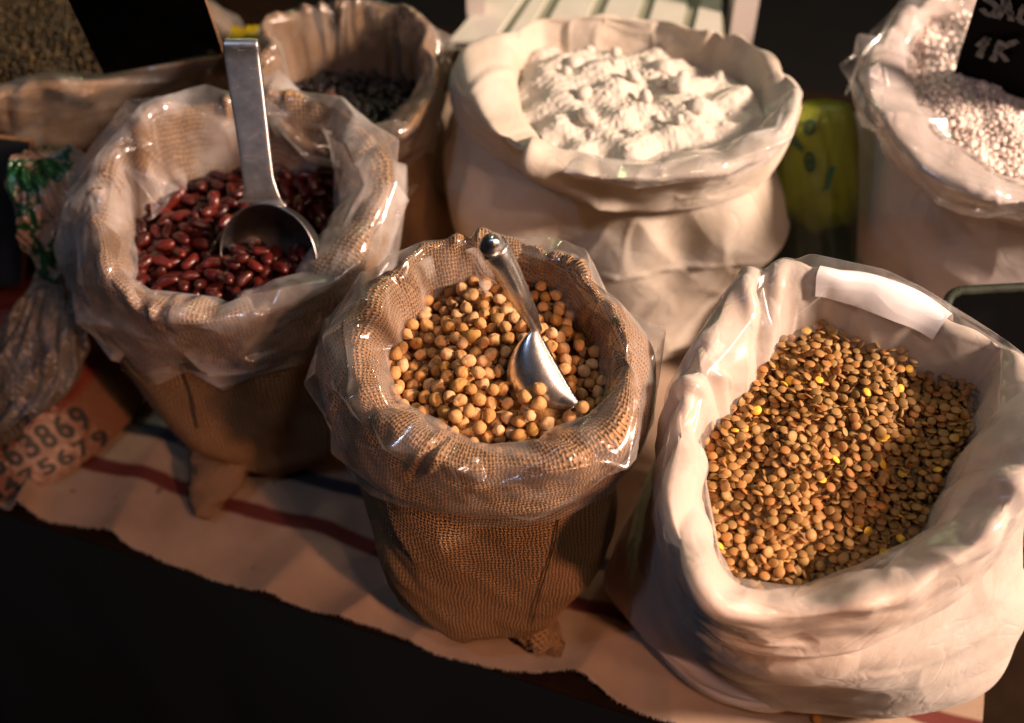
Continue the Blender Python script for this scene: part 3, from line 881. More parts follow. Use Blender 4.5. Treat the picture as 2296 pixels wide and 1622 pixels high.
# corner tufts of the sack at the bottom
def corner_tail(s, pts, mat, name='sack_corner', thick=.010):
    """pts: list of (px,py,z,halfwidth) from root to tip"""
    C_ = np.array([U(a, b, c) for a, b, c, _ in pts]); W_ = [q[3] for q in pts]
    t = np.linspace(0, 1, 26); src = np.linspace(0, 1, len(pts))
    Cc = np.stack([np.interp(t, src, C_[:, i]) for i in range(3)], -1); ww = np.interp(t, src, W_)
    dirv = np.gradient(Cc, axis=0); dirv /= np.linalg.norm(dirv, axis=1, keepdims=True)
    side = np.cross(dirv, [0, 0, 1.0]); side /= np.linalg.norm(side, axis=1, keepdims=True); up = np.cross(side, dirv)
    a = np.arange(40) / 40 * 2 * PI
    rg = np.random.default_rng(len(pts) + 7)
    P = np.empty((40, 26, 3))
    for j in range(26):
        k = 1 + .10 * np.sin(a * 3 + j * .5) + .05 * rg.normal(0, 1, 40)
        P[:, j] = Cc[j] + side[j] * (ww[j] * np.cos(a) * k)[:, None] + up[j] * (thick * ww[j] / max(W_) * np.sin(a) * k)[:, None]
    return grid_obj(name, P, mat, s.root)
corner_tail(S1, [(1180,1370,.03,.022),(1215,1425,.018,.020),(1235,1450,.010,.014),(1228,1462,.006,.008)], BURLAP, thick=.012)

# chickpea scoop (built before the grains so that they can make room for it)
def scoop_round():
    A = U(1203, 733, .345); T = U(1301, 906, .306)
    root = empty('metal_scoop', tuple(T))
    ax = (T - A); L = np.linalg.norm(ax); ax /= L
    dv = np.array([-.93, -.25, .12]); dv -= ax * (dv @ ax); dv /= np.linalg.norm(dv)
    wv = np.cross(ax, dv)
    if wv @ FWD < 0: wv = -wv
    nu, nv = 60, 48
    u = np.linspace(0, 1, nu) ; v = np.linspace(0, PI, nv)
    Rm = .033
    R = Rm * np.sqrt(np.clip(1 - (1 - np.clip(u / .55, 0, 1)) ** 2, 0, 1)); R = np.maximum(R, .0006)
    front = np.clip((u - .62) / .38, 0, 1)
    Nn = A + ax * (u * L)[:, None]
    dscale = 1.08 * (1 - .55 * front ** 2)
    P = Nn[:, None] + (R[:, None] * (1 - np.cos(v))[None])[..., None] * wv * .85 + (R[:, None] * np.sin(v)[None] * dscale[:, None])[..., None] * dv
    # shell with thickness
    Nrm = normals(P, False); core = (Nn + wv * R[:, None] * .85)[:, None]
    Nrm *= np.sign(((P - core) * Nrm).sum())
    th_ = .0011
    Po = P; Pi = P - Nrm * th_
    V = np.concatenate([Po.reshape(-1, 3), Pi.reshape(-1, 3)]); n = nu * nv; F = []
    for i in range(nu - 1):
        for j in range(nv - 1):
            a, b, c, d = i * nv + j, (i + 1) * nv + j, (i + 1) * nv + j + 1, i * nv + j + 1
            F += [(a, b, c, d), (n + a, n + d, n + c, n + b)]
    for i in range(nu - 1):
        for j in (0, nv - 1):
            a, b = i * nv + j, (i + 1) * nv + j; F.append((a, b, n + b, n + a))
    for j in range(nv - 1):
        a, b = (nu - 1) * nv + j, (nu - 1) * nv + j + 1; F.append((a, b, n + b, n + a))
    mesh_obj('bowl', V, np.array(F), STEEL_B, root)
    # handle
    Kp = U(1107, 552, .425)
    pts = [(1107, 541, .436, .0048, .0048), (1104, 549, .430, .0094, .0094), (1110, 560, .425, .0108, .0104), (1122, 580, .418, .0098, .0098), (1140, 612, .405, .0088, .0092), (1158, 648, .390, .0080, .0084),
           (1176, 684, .372, .0070, .0078), (1190, 710, .358, .0058, .0064), (1198, 727, .349, .0044, .0048), (1205, 740, .341, .0040, .0030)]
    Cc = np.array([U(a, b, c) for a, b, c, _, _ in pts]); ra = np.array([q[3] for q in pts]); rb = np.array([q[4] for q in pts])
    ctrl = np.concatenate([Cc, ra[:, None], rb[:, None]], 1)
    D = np.concatenate([ctrl[:, :3], ], 1)[None]
    c1 = crom(D, [8] * (len(pts) - 1))[0]
    tt = np.linspace(0, len(pts) - 1, len(c1)); r1 = np.interp(tt, range(len(pts)), ra); r2 = np.interp(tt, range(len(pts)), rb)
    dr = np.gradient(c1, axis=0); dr /= np.linalg.norm(dr, axis=1, keepdims=True)
    view = c1 - CAM; view /= np.linalg.norm(view, axis=1, keepdims=True)
    sd = np.cross(dr, np.array([.35, .7, -.6])); sd /= np.linalg.norm(sd, axis=1, keepdims=True); up = np.cross(sd, dr)
    a = np.arange(48) / 48 * 2 * PI
    ca, sa = np.cos(a), np.sin(a)
    # softly faceted oval with a ridge
    e = .78
    cx_ = np.sign(ca) * np.abs(ca) ** e; sy_ = np.sign(sa) * np.abs(sa) ** (e * 1.1)
    P = c1[None] + sd[None] * (cx_[:, None] * r1[None])[..., None] + up[None] * (sy_[:, None] * r2[None])[..., None]
    cap = c1[0] - dr[0] * .003
    P = np.concatenate([np.broadcast_to(cap, (48, 1, 3)) + (P[:, :1] - c1[0]) * .02, np.broadcast_to(cap, (48, 1, 3)) * .6 + .4 * c1[0] + (P[:, :1] - c1[0]) * .6, P, np.broadcast_to(c1[-1], (48, 1, 3))], 1)
    grid_obj('handle', P, STEEL_B, root)
    tag(root, 'small shiny metal scoop with a rounded cast handle stuck into the chickpeas', 'scoop', 'scoops standing in the pulses')
    return P.reshape(-1, 3)[::9], (Nn, wv, dv, R, P)
STEEL_B = mat_steel('polished_aluminium', (.85, .82, .80), .27, .3)
STEEL_D = mat_steel('shaded_steel_bowl', (.36, .34, .34), .34, .5)  # shade inside the bowl put into its colour, darker than the handle steel
STEEL_A = mat_steel('worn_steel', (.66, .65, .66), .38, .9)
hp, (Nn_, wv_, dv_, R_, _) = scoop_round()
v = np.linspace(0, PI, 30)
av = (Nn_[:, None] + (R_[:, None] * (1 - np.cos(v))[None])[..., None] * wv_ * .85 + (R_[:, None] * np.sin(v)[None] * 1.05)[..., None] * dv_).reshape(-1, 3)
avoid1 = np.concatenate([av, hp])

T1 = plane_target(S1, mound=.012, amp=.005, seed=4, scale=60)
pts, sc = deposit(S1, T1, .0054, .0052, .020, 900, 41, avoid=avoid1, avoid_d=.0052, jit=.13)
MC = mat_grain('chickpea_skin', [(0, (.38, .18, .045)), (.2, (.50, .27, .095)), (.55, (.58, .34, .15)), (.85, (.64, .41, .22)), (1, (.40, .22, .05))], .68, .8, 330, .0012, .22, (160, (.36, .17, .055), .7))
rng = np.random.default_rng(50)
protos = [chickpea(rng, .0053) for _ in range(9)]
place_grains('chickpea', ('tan wrinkled chickpea', 'the central burlap sack'), 'chickpea', 'chickpeas in the burlap sack', protos, pts, sc, rots(len(pts), rng, 1.2), MC, 300, T1,
             'chickpeas_below', 'tan chickpeas lower down between the top ones', 51)
bed(S1, T1, .020, MC, 'chickpea_bed', 'deep mass of chickpeas under the top layers', 'chickpeas')
# single chickpea by the tip of the scoop
pv, pf = chickpea(rng, .0054)
tip = U(1304, 913, .3165)
o = mesh_obj('chickpea', pv + 0, pf, MC); o.location = tuple(tip); o.rotation_euler = (.3, .5, 2.4)
tag(o, 'pale chickpea balanced against the tip of the small scoop', 'chickpea', 'chickpeas in the burlap sack')

# ================================================================== KIDNEY BEAN SACK
zc = .278
I = [(768,430,zc),(758,485,zc),(700,560,zc),(660,605,zc),(600,645,zc-.002),(560,655,zc-.004),(520,664,zc-.004),(430,664,zc-.004),(330,662,zc-.004),(314,640,zc-.002),(292,600,zc),(298,530,zc),(315,490,zc),(350,450,zc),(375,410,zc+.002),(430,388,zc+.004),(500,372,zc+.004),(600,370,zc+.004),(700,378,zc+.004),(750,395,zc+.002)]
K = [(290,290,.352),(400,240,.355),(500,222,.357),(620,224,.357),(745,245,.355),(835,310,.348),(868,390,.338),(850,470,.326),(800,560,.308),(730,645,.296),(630,690,.288),(520,712,.284),(400,710,.284),(300,685,.288),(245,615,.298),(222,520,.31),(215,440,.325),(240,350,.34)]
O = [(884,420,.292),(872,530,.262),(842,615,.245),(795,690,.232),(725,765,.222),(640,798,.217),(540,812,.214),(440,809,.214),(340,790,.216),(250,748,.218),(190,695,.222),(160,615,.232),(158,540,.245),(172,450,.262),(195,380,.285)]
S2 = build_sack('burlap_sack', I, K, O, (-.262, .800, .086), mids=[
    (1, [(330,890,.11),(380,960,.09),(450,1010,.08),(800,960,.10)]),(0,[(262,790,.175),(300,850,.16)])], seed=8, cuff_amp=.004, cuff_m=12)
tag(S2.root, 'brown burlap sack of dark red kidney beans with milky plastic folded over its rim', 'sack', 'open sacks of pulses on the stall')
body_parts(S2, BURLAP_K)
liner(S2, FILM_M, 77, n_th=24, n_s=8, ph=.020, drop=.016, peaks=.22)
corner_tail(S2, [(500,1030,.035,.036),(480,1080,.025,.028),(462,1130,.014,.017),(455,1162,.008,.008)], BURLAP_F, thick=.018)


fibres(S2, S2.body, 600, FIB, 6, .02, .6)
seam(S2, SEAMD, [(408,815),(420,860),(432,905),(445,960)])
def flap(s, name, pts, mat, parent, sub=14, amp=.002, seed=1):
    """a loose sheet of film: 3 or 4 corner points (px,py,z), gently crumpled"""
    W_ = [U(*p) for p in pts]
    if len(W_) == 3: W_.append(W_[2])
    a, b, c, d = W_
    rg = np.random.default_rng(seed)
    t = np.linspace(0, 1, sub * 2); uu, vv = np.meshgrid(t, t, indexing='ij')
    P = (a[None, None] * ((1 - uu) * (1 - vv))[..., None] + b * (uu * (1 - vv))[..., None] + c * (uu * vv)[..., None] + d * ((1 - uu) * vv)[..., None])
    nrm = np.cross(b - a, d - a); nrm /= np.linalg.norm(nrm) + 1e-9
    h = sum(np.sin(uu * rg.uniform(-7, 7) + vv * rg.uniform(-7, 7) + rg.uniform(0, 6)) for _ in range(5)) / 2.5
    P = P + nrm * (h * amp)[..., None]
    return grid_obj(name, P, mat, parent, False)
flap(S2, 'loose_film_fold', [(250,355,.335),(395,425,.318),(345,497,.290),(330,425,.318)], FILM_M, S2.root, amp=.003, seed=5)
flap(S2, 'loose_film_fold', [(300,300,.362),(400,330,.352),(420,425,.30),(360,440,.30)], FILM_M, S2.root, amp=.005, seed=6)
flap(S2, 'loose_film_fold', [(878,420,.285),(932,416,.27),(888,520,.25),(860,560,.25)], FILM_M, S2.root, amp=.005, seed=9)
flap(S1, 'loose_film_fold', [(752,812,.312),(775,768,.322),(885,772,.314),(868,792,.308)], FILM_M, S1.root, amp=.003, seed=15)
flap(S1, 'loose_film_fold', [(925,592,.362),(968,575,.368),(985,640,.33),(948,668,.322)], FILM_M, S1.root, amp=.003, seed=16)
flap(S1, 'loose_film_fold', [(1040,556,.368),(1085,560,.366),(1120,640,.322),(1082,648,.322)], FILM_M, S1.root, amp=.004, seed=17)
flap(S2, 'loose_film_fold', [(770,375,.335),(820,345,.345),(800,420,.315),(765,455,.292)], FILM_M, S2.root, amp=.004, seed=12)

def scoop_flat():
    root = empty('metal_scoop', tuple(U(600, 560, .275)))
    # handle: flat bar, widening into the shoulder of the bowl
    pts = [(541, 98, .452, .0145), (541, 102, .451, .0152), (544, 130, .441, .0152), (553, 200, .418, .0150), (563, 270, .395, .0142), (572, 340, .372, .0138), (580, 400, .352, .0136), (585, 430, .342, .0150), (587, 447, .336, .0172), (588, 457, .331, .0215)]
    Cc = np.array([U(a, b, c) for a, b, c, _ in pts]); c1 = crom(Cc[None], [10] * (len(pts) - 1))[0]
    tt = np.linspace(0, len(pts) - 1, len(c1)); hw = np.interp(tt, range(len(pts)), [p[3] for p in pts])
    dr = np.gradient(c1, axis=0); dr /= np.linalg.norm(dr, axis=1, keepdims=True)
    sd = np.broadcast_to(np.array([.995, .02, -.02]), dr.shape); sd = sd - dr * (sd * dr).sum(1, keepdims=True); sd /= np.linalg.norm(sd, axis=1, keepdims=True)
    up = np.cross(sd, dr)
    if up[10] @ (CAM - c1[10]) < 0: up = -up
    m = 64; a = (np.arange(m) + .5) / m * 2 * PI
    e = .22
    cx_ = np.sign(np.cos(a)) * np.abs(np.cos(a)) ** e; sy_ = np.sign(np.sin(a)) * np.abs(np.sin(a)) ** e
    tk = np.interp(tt, range(len(pts)), [.0045, .0055, .0048, .0042, .0040, .0038, .0034, .0026, .0016, .0012])
    P = c1[None] + sd[None] * (cx_[:, None] * hw[None])[..., None] + up[None] * (sy_[:, None] * tk[None])[..., None]
    # folded-back top
    back = -up[0]
    top = []
    for q, (f, sc_) in enumerate(((1.0, .3), (.9, .8), (.45, .97))):
        cc = c1[0] - dr[0] * .0035 * f + back * .004 * f
        top.append(cc + sd[0] * (cx_ * hw[0] * sc_)[:, None] + up[0] * (sy_ * tk[0] * sc_)[:, None])
    topc = c1[0] - dr[0] * .0038 + back * .004
    P = np.concatenate([np.broadcast_to(topc, (m, 1, 3)), np.stack(top, 1), P], 1)
    grid_obj('handle', P, STEEL_A, root)
    # bowl: half ellipsoid shell opening towards the camera
    upv = np.array([-.06, .50, .86]); upv /= np.linalg.norm(upv); bx = np.array([.94, -.34, 0.0]); bx -= upv * (bx @ upv); bx /= np.linalg.norm(bx)
    dp = np.cross(bx, upv); dp *= np.sign(dp[1]); ru, rv, rd = .0500, .0500, .046
    Cb = U(586, 456, .334) - upv * rv
    na, nb_ = 72, 26
    aa = np.arange(na) / na * 2 * PI; bb = np.linspace(0, PI / 2, nb_)
    def shell(k):
        A_, B_ = np.meshgrid(aa, bb, indexing='ij')
        return Cb + bx * (ru * k * np.cos(A_) * np.cos(B_))[..., None] + upv * (rv * k * np.sin(A_) * np.cos(B_))[..., None] + dp * (rd * k * np.sin(B_))[..., None]
    Po, Pi = shell(1.0), shell(.965)
    rim = [Pi[:, 0] * .5 + Po[:, 0] * .5 - dp * .0016]
    full = np.concatenate([Po[:, ::-1], np.stack(rim, 1), Pi], 1)
    grid_obj('bowl', full, STEEL_D, root)
    tag(root, 'large scratched steel scoop with a long flat handle standing in the kidney beans', 'scoop', 'scoops standing in the pulses')
    up_half = Po[(np.sin(aa) > .15)]
    return np.concatenate([up_half[:, :20].reshape(-1, 3)[::2], P.reshape(-1, 3)[::17]]), (Cb, bx, upv, dp, ru, rv, rd)
avoid2, SB = scoop_flat()
Cb_ = SB[0]
def bowl_heap(X, Y):
    return .026 * np.exp(-(((X - Cb_[0]) / .050) ** 2 + ((Y - Cb_[1] + .008) / .028) ** 2)) - .006 * np.exp(-(((X - Cb_[0]) / .03) ** 2 + ((Y - Cb_[1] - .03) / .02) ** 2))
T2 = plane_target(S2, mound=.008, amp=.006, seed=9, scale=50, extra=bowl_heap)
pts, sc = deposit(S2, T2, .0074, .0047, .020, 900, 43, avoid=avoid2, avoid_d=.0050, jit=.12)
MKb = mat_grain('kidney_bean_skin', [(0, (.026, .005, .004)), (.3, (.055, .007, .005)), (.6, (.085, .010, .007)), (.9, (.13, .017, .010)), (1, (.045, .009, .006))], .30, .12, 120, .0005, .5, (150, (.05, .004, .003), .5), coat=.12)
rng = np.random.default_rng(60)
protos = [bean(rng, rng.uniform(.0096, .0116), rng.uniform(.0054, .0062), .0050) for _ in range(8)]
place_grains('kidney_bean', ('dark red kidney bean', 'the burlap sack with the large scoop'), 'kidney bean', 'kidney beans in the burlap sack', protos, pts, sc, rots(len(pts), rng, .6), MKb, 290, T2,
             'kidney_beans_below', 'dark red kidney beans lower down between the top ones', 61)
bed(S2, T2, .020, MKb, 'kidney_bean_bed', 'deep mass of kidney beans under the top layers', 'kidney beans')

# ================================================================== LENTIL SACK
def zl(y): return .235 + (.302 - .235) * np.clip((1335 - y) / 620, 0, 1)
I = [(x, y, float(zl(y))) for x, y in [(2215,900),(2186,979),(2140,1084),(2094,1162),(2042,1230),(1983,1282),(1859,1312),(1767,1325),(1650,1338),(1580,1245),(1590,1188),(1592,1116),(1572,1018),(1570,959),(1623,914),(1689,848),(1741,776),(1793,717),(1833,710),(1891,742),(1990,784),(2114,822),(2195,850)]]
K = [(1663,640,.342),(1715,608,.345),(1793,594,.348),(1859,614,.348),(1957,626,.343),(2055,662,.337),(2153,718,.328),(2240,778,.322),(2300,850,.322),(2325,930,.33),(2305,1020,.33),(2270,1115,.318),(2200,1195,.305),(2110,1275,.292),(2000,1335,.282),(1850,1372,.276),(1700,1385,.274),(1615,1355,.276),(1545,1270,.282),(1512,1160,.29),(1512,1030,.30),(1535,910,.312),(1590,780,.328)]
O = [(1560,770,.30),(1512,880,.275),(1477,1010,.245),(1469,1149,.232),(1497,1299,.222),(1560,1395,.214),(1617,1443,.210),(1695,1472,.207),(1767,1480,.206),(1859,1468,.207),(1990,1432,.212),(2088,1380,.220),(2186,1305,.232),(2256,1200,.25),(2330,1110,.265),(2375,1000,.28),(2380,900,.29)]
S3 = build_sack('cotton_sack', I, K, O, (.235, .560, .118), mids=[
    (0, [(1480,1330,.15),(1560,1450,.145),(1700,1510,.15),(1900,1500,.16),(2150,1400,.16),(2300,1250,.17)]),
    (1, [(1420,1320,.075),(1480,1400,.07),(1600,1490,.06),(1750,1545,.065),(1950,1560,.08),(2120,1540,.09),(2250,1470,.10),(2320,1380,.11)]),
    (2, [(1345,1300,.02),(1430,1400,.02),(1560,1495,.022),(1700,1568,.024),(1860,1600,.03),(2030,1608,.035),(2150,1580,.05),(2245,1510,.06)])],
    seed=15, cuff_amp=.0045, cuff_m=9, body_amp=.0035, fold_a=.009, fold_w=1.6, nfold=12, fac=.0022)
# base follows the lowest traced ring
tag(S3.root, 'white cotton sack of brown lentils at the front right', 'sack', 'open sacks of pulses on the stall')
body_parts(S3, CANVAS)
_a, _b = theta_px(S3, 1828, 655, .335), theta_px(S3, 2125, 770, .335)
_lo, _hi = min(_a, _b), max(_a, _b)
liner(S3, FILM_S, 99, n_th=20, n_s=6, ph=.008, drop=0, s0=.08, s1=.62, lift=lambda t, s: .0062 * ((t > _lo - .1) & (t < _hi + .1)))
# paper tucked between film and cloth at the back
def paper(s, p0, p1, s0, s1, mat):
    i0, i1 = int(p1 / (2 * PI) * NT), int(p0 / (2 * PI) * NT)
    if i1 < i0: i0, i1 = i1, i0
    ns = 40; src = np.linspace(0, 1, s.cuff.shape[1]); sv = np.linspace(s0, s1, ns)
    idx = np.arange(i0, i1)
    Q = np.empty((len(idx), ns, 3))
    for c in range(3): Q[..., c] = np.array([np.interp(sv, src, s.cuff0[i, :, c] + s.N[i, :, c] * .0060) for i in idx])
    # slightly stiff: smooth along the sheet
    for _ in range(30):
        Q[1:-1] = (Q[:-2] + Q[1:-1] * 2 + Q[2:]) / 4
    nn_ = normals(Q, False)
    front = Q; back = Q - nn_ * .0004
    return grid_obj('paper_sheet', front, mat, None, False)
PAPER = mat_plain('white_paper', (.80, .76, .77), .5, nscale=40, namt=.05)
thA, thB = theta_px(S3, 1828, 655, .335), theta_px(S3, 2070, 745, .335)
pp = paper(S3, thA, thB, .20, .45, PAPER)
tag(pp, 'blank white paper sheet tucked under the plastic inside the lentil sack rim', 'paper')

T3 = plane_target(S3, mound=.012, amp=.006, seed=14, scale=42)
pts, sc = deposit(S3, T3, .0041, .00165, .012, 4200, 45, jit=.14, K=12)
ML = mat_grain('lentil_skin', [(0, (.21, .12, .032)), (.25, (.35, .18, .052)), (.5, (.39, .22, .070)), (.7, (.45, .18, .048)), (.85, (.30, .18, .055)), (.967, (.41, .24, .085)), (.971, (.88, .50, .04)), (1, (.90, .55, .06))], .55, .15, 300, .0004, .35, (300, (.20, .12, .05), .4))
rng = np.random.default_rng(70)
protos = [lentil(rng, .0042, .00145 * q) for q in (1, 1.1, .95, 1.2, .7, 1.05)]
place_grains('lentil', ('flat brown lentil', 'the front right cotton sack'), 'lentil', 'lentils in the cotton sack', protos, pts, sc, rots(len(pts), rng, .62), ML, 300, T3,
             'lentils', 'brown and a few yellow lentils filling the front right cotton sack', 71, cam_w=6.0)
bed(S3, T3, .011, ML, 'lentil_bed', 'deep mass of lentils under the top layers', 'lentils')

# ================================================================== WHITE SACK AT THE BACK
I = [(x, y, .335) for x, y in [(1165,200),(1180,265),(1240,318),(1340,350),(1480,357),(1620,338),(1700,298),(1712,225),(1655,178),(1572,155),(1490,135),(1330,122),(1220,118),(1172,150)]]
K = [(1095,88,.372),(1180,68,.374),(1290,64,.374),(1400,62,.374),(1500,72,.374),(1600,80,.374),(1690,105,.374),(1755,150,.372),(1788,205,.368),(1772,270,.362),(1725,330,.352),(1620,380,.346),(1480,402,.342),(1340,400,.342),(1220,365,.344),(1130,310,.35),(1075,240,.358),(1050,165,.366),(1060,115,.37)]
O = [(1008,170,.335),(1004,215,.325),(1020,275,.308),(1075,325,.30),(1160,378,.288),(1260,432,.277),(1390,470,.272),(1500,470,.272),(1620,452,.275),(1705,415,.282),(1765,330,.30),(1798,240,.33)]
def th_of(px, py, z, I_):
    W_ = np.array([U(*p_) for p_ in I_]); p_ = U(px, py, z); return math.atan2(p_[1] - W_[:, 1].mean(), p_[0] - W_[:, 0].mean())
FO4 = [(th_of(1190, 330, .345, I), .28, th_of(1370, 455, .28, I), .80, .12, .015, .25)]
S4 = build_sack('cotton_sack', I, K, O, (.135, 1.030, .150), mids=[
    (0, [(1003,300,.26),(1010,420,.22),(1030,520,.20),(1745,470,.23),(1738,560,.2)]),
    ], seed=23, cuff_amp=.004, cuff_m=6, body_amp=.005, fill=(.035, -.09), nfold=8, fold_a=.008, fold_w=1.6, irr=.002, folds=FO4, body_m=3, body_q=6, fac=.0018, bfolds=[(th_of(a, b, .26, I), .12, th_of(c, d, e, I), f, g, h, k) for a, b, c, d, e, f, g, h, k in ((1375,480,1200,620,.18,.46,.09,.0035,.6),(1430,480,1560,640,.17,.38,.08,.0025,1.6),(1690,440,1540,620,.18,.52,.09,.003,.6),(1120,380,1180,560,.2,.35,.08,.004,.6),(1040,330,1060,520,.2,.35,.08,.005,1.6))])
tag(S4.root, 'large cream cotton sack of white lumps with a thick rolled rim', 'sack', 'open sacks of pulses on the stall')
body_parts(S4, CANVAS2)
a0, a1 = theta_px(S4, 1290, 380, .345), theta_px(S4, 1740, 215, .36)
if a1 < a0: a1 += 2 * PI
liner(S4, FILM_W, 5, n_th=30, n_s=5, ph=.007, drop=0, s0=.06, s1=.42, th0=a0, th1=a1, name='plastic_liner')
T4 = plane_target(S4, mound=.026, amp=.005, seed=3, scale=50, dz=-.001)
MW = mat_plain('white_powder', (.64, .58, .50), .9, nscale=60, namt=.05, bump=.8, bdist=.004, bscale=90)
P = np.empty((360, 60, 3)); th = TH[::2]; rg = np.random.default_rng(9)
for j, q in enumerate(np.linspace(0, 1, 60)):
    r = S4.rI[::2] * q * 1.03 + 1e-4; x = S4.cx + r * np.cos(th); y = S4.cy + r * np.sin(th)
    X3 = np.stack([x, y, 0 * x], -1); h = sum(a_ * vnoise(X3, np.random.default_rng(i_), f_) for i_, f_, a_ in ((1, 40, .003), (2, 110, .0022), (3, 260, .0010))) + .0012 * np.abs(vnoise(X3, np.random.default_rng(7), 600)) - .001
    P[:, j] = np.stack([x, y, T4(x, y) - .001 + h], -1)
o = grid_obj('white_powder', P, MW); tag(o, 'white powdery crumbs filling the large cream cotton sack', 'powder', None, 'stuff')
rng = np.random.default_rng(81)
pts, sc = deposit(S4, T4, .0085, .006, .004, 24, 47, jit=.75, K=2, tol=.003, shrink=.022)
def lump(rng, R):
    V, F = ICO3; V = V * (1 + .16 * vnoise(V, rng, 1.6) + .07 * vnoise(V, rng, 4) + .03 * vnoise(V, rng, 12))[:, None] * rng.uniform(.75, 1.2, 3); return V * R, F
protos = [lump(rng, .0095) for _ in range(9)]
MWL = mat_plain('white_lump_material', (.66, .60, .52), .85, nscale=80, namt=.05, bump=.5, bdist=.002, bscale=200)
place_grains('white_lump', ('chalky white lump lying on the powder', 'the large cream sack'), 'white lump', 'white lumps in the large cream sack', protos, pts, sc, rots(len(pts), rng, 1.0), MWL, 300, T4, 'x', 'x', 82)

# ================================================================== SALT SACK
I = [(2032,108,.345),(2036,180,.335),(2063,252,.325),(2086,297,.322),(2149,342,.318),(2198,386,.315),(2266,400,.315),(2400,400,.315),(2560,330,.32),(2600,220,.33),(2500,90,.345),(2330,30,.35),(2150,40,.35),(2060,70,.35)]
K = [(2165,2,.378),(2086,24,.378),(1996,72,.376),(1958,110,.37),(1950,170,.362),(1975,250,.352),(2020,320,.342),(2075,375,.336),(2150,415,.332),(2240,440,.33),(2330,450,.33),(2480,430,.335),(2620,340,.345),(2680,200,.36),(2560,30,.375),(2350,-30,.38)]
O = [(1945,150,.335),(1948,234,.312),(1970,306,.30),(2014,370,.29),(2082,425,.28),(2150,462,.275),(2240,495,.272),(2296,508,.272),(2420,520,.275),(2600,470,.285),(2700,380,.30)]
S5 = build_sack('cotton_sack', I, K, O, (.560, .985, .150), mids=[
    (0, [(1905,290,.25),(1905,400,.21),(1920,480,.19)]),
    (1, [(1900,500,.14),(1925,600,.10),(2050,670,.08)])], seed=31, cuff_amp=.004, cuff_m=8, body_amp=.006, fac=.003)
tag(S5.root, 'greyish cotton sack of coarse salt at the top right', 'sack', 'open sacks of pulses on the stall')
body_parts(S5, CANVAS3)
liner(S5, FILM, 123, n_th=30, n_s=7, ph=.018, drop=0, s0=.06, s1=.62, peaks=.25)
flap(S5, 'loose_film_fold', [(2010,20,.40),(1898,150,.375),(1903,222,.345),(1950,110,.375)], FILM_B, S5.root, amp=.006, seed=18)
def salt_extra(X, Y):
    p = U(2135, 90, .37)
    return .022 * np.exp(-(((X - p[0] - .06) / .09) ** 2 + ((Y - p[1]) / .07) ** 2))
T5 = plane_target(S5, mound=.016, amp=.005, seed=6, scale=60, extra=salt_extra)
pts, sc = deposit(S5, T5, .0023, .0021, .007, 9500, 49, jit=.65, K=4, tol=.0015)
rng = np.random.default_rng(91)
MS = MB('coarse_salt')
MS.P(Base_Color=(.84, .70, .63), Roughness=.65); MS.b.inputs['Specular IOR Level'].default_value = .2; MS.b.inputs['Subsurface Weight'].default_value = .45; MS.b.inputs['Subsurface Radius'].default_value = (.006, .005, .004); MS.b.inputs['Subsurface Scale'].default_value = 1.0
VV, FF, b = [], [], 0
pr = [crystal(rng, .0042) * np.array([1]) if 0 else crystal(rng, .0032) for _ in range(16)]; Rr = rots(len(pts), rng, 1.5)
for i in range(len(pts)):
    pv, pf = pr[rng.integers(16)]; VV.append(pv @ (Rr[i] * sc[i] * 1.1).T + pts[i]); FF.append(pf + b); b += len(pv)
o = mesh_obj('coarse_salt', np.concatenate(VV), np.concatenate(FF), MS.m, None, False)
tag(o, 'pinkish white coarse salt crystals heaped in the top right sack', 'salt', None, 'stuff')
bed(S5, T5, .008, MS.m, 'salt_bed', 'deep mass of salt under the top crystals', 'salt')

# ================================================================== BLACK BEAN SACK
I = [(x, y, .300) for x, y in [(632,215),(640,190),(700,172),(780,165),(860,166),(925,178),(950,205),(935,245),(880,282),(800,300),(720,290),(660,250)]]
K = [(600,105,.375),(650,72,.378),(690,62,.378),(760,75,.376),(830,72,.376),(900,85,.374),(960,105,.37),(990,150,.36),(975,210,.345),(930,270,.33),(860,325,.32),(780,345,.318),(680,320,.325),(610,250,.338),(585,170,.355)]
O = [(1006,150,.33),(1004,210,.31),(985,280,.285),(930,345,.27),(840,400,.262),(740,410,.26),(640,360,.27),(580,260,.29)]
S6 = build_sack('burlap_sack', I, K, O, (-.165, 1.075, .10), seed=51, mids=[(0, [(985,330,.22),(960,400,.19)])])
tag(S6.root, 'burlap sack of black beans behind the kidney beans', 'sack', 'open sacks of pulses on the stall')
body_parts(S6, BURLAP_F)
liner(S6, FILM_B, 61, n_th=22, ph=.014, drop=.01)
T6 = plane_target(S6, mound=.006, amp=.004, seed=2)
pts, sc = deposit(S6, T6, .0050, .0036, .012, 420, 53, jit=.12)
MBk = mat_grain('black_bean_skin', [(0, (.010, .008, .009)), (.95, (.016, .012, .013)), (.97, (.12, .05, .03)), (1, (.12, .05, .03))], .3, spec=.5)
rng = np.random.default_rng(95); protos = [bean(rng, .0068, .0042, .0036) for _ in range(4)]
place_grains('black_bean', ('small black bean', 'the sack behind the kidney beans'), 'black bean', 'black beans in the back sack', protos, pts, sc, rots(len(pts), rng, .5), MBk, 290, T6, 'black_beans_below', 'black beans lower down between the top ones', 96)
bed(S6, T6, .010, MBk, 'black_bean_bed', 'deep mass of black beans under the top layers', 'black beans')

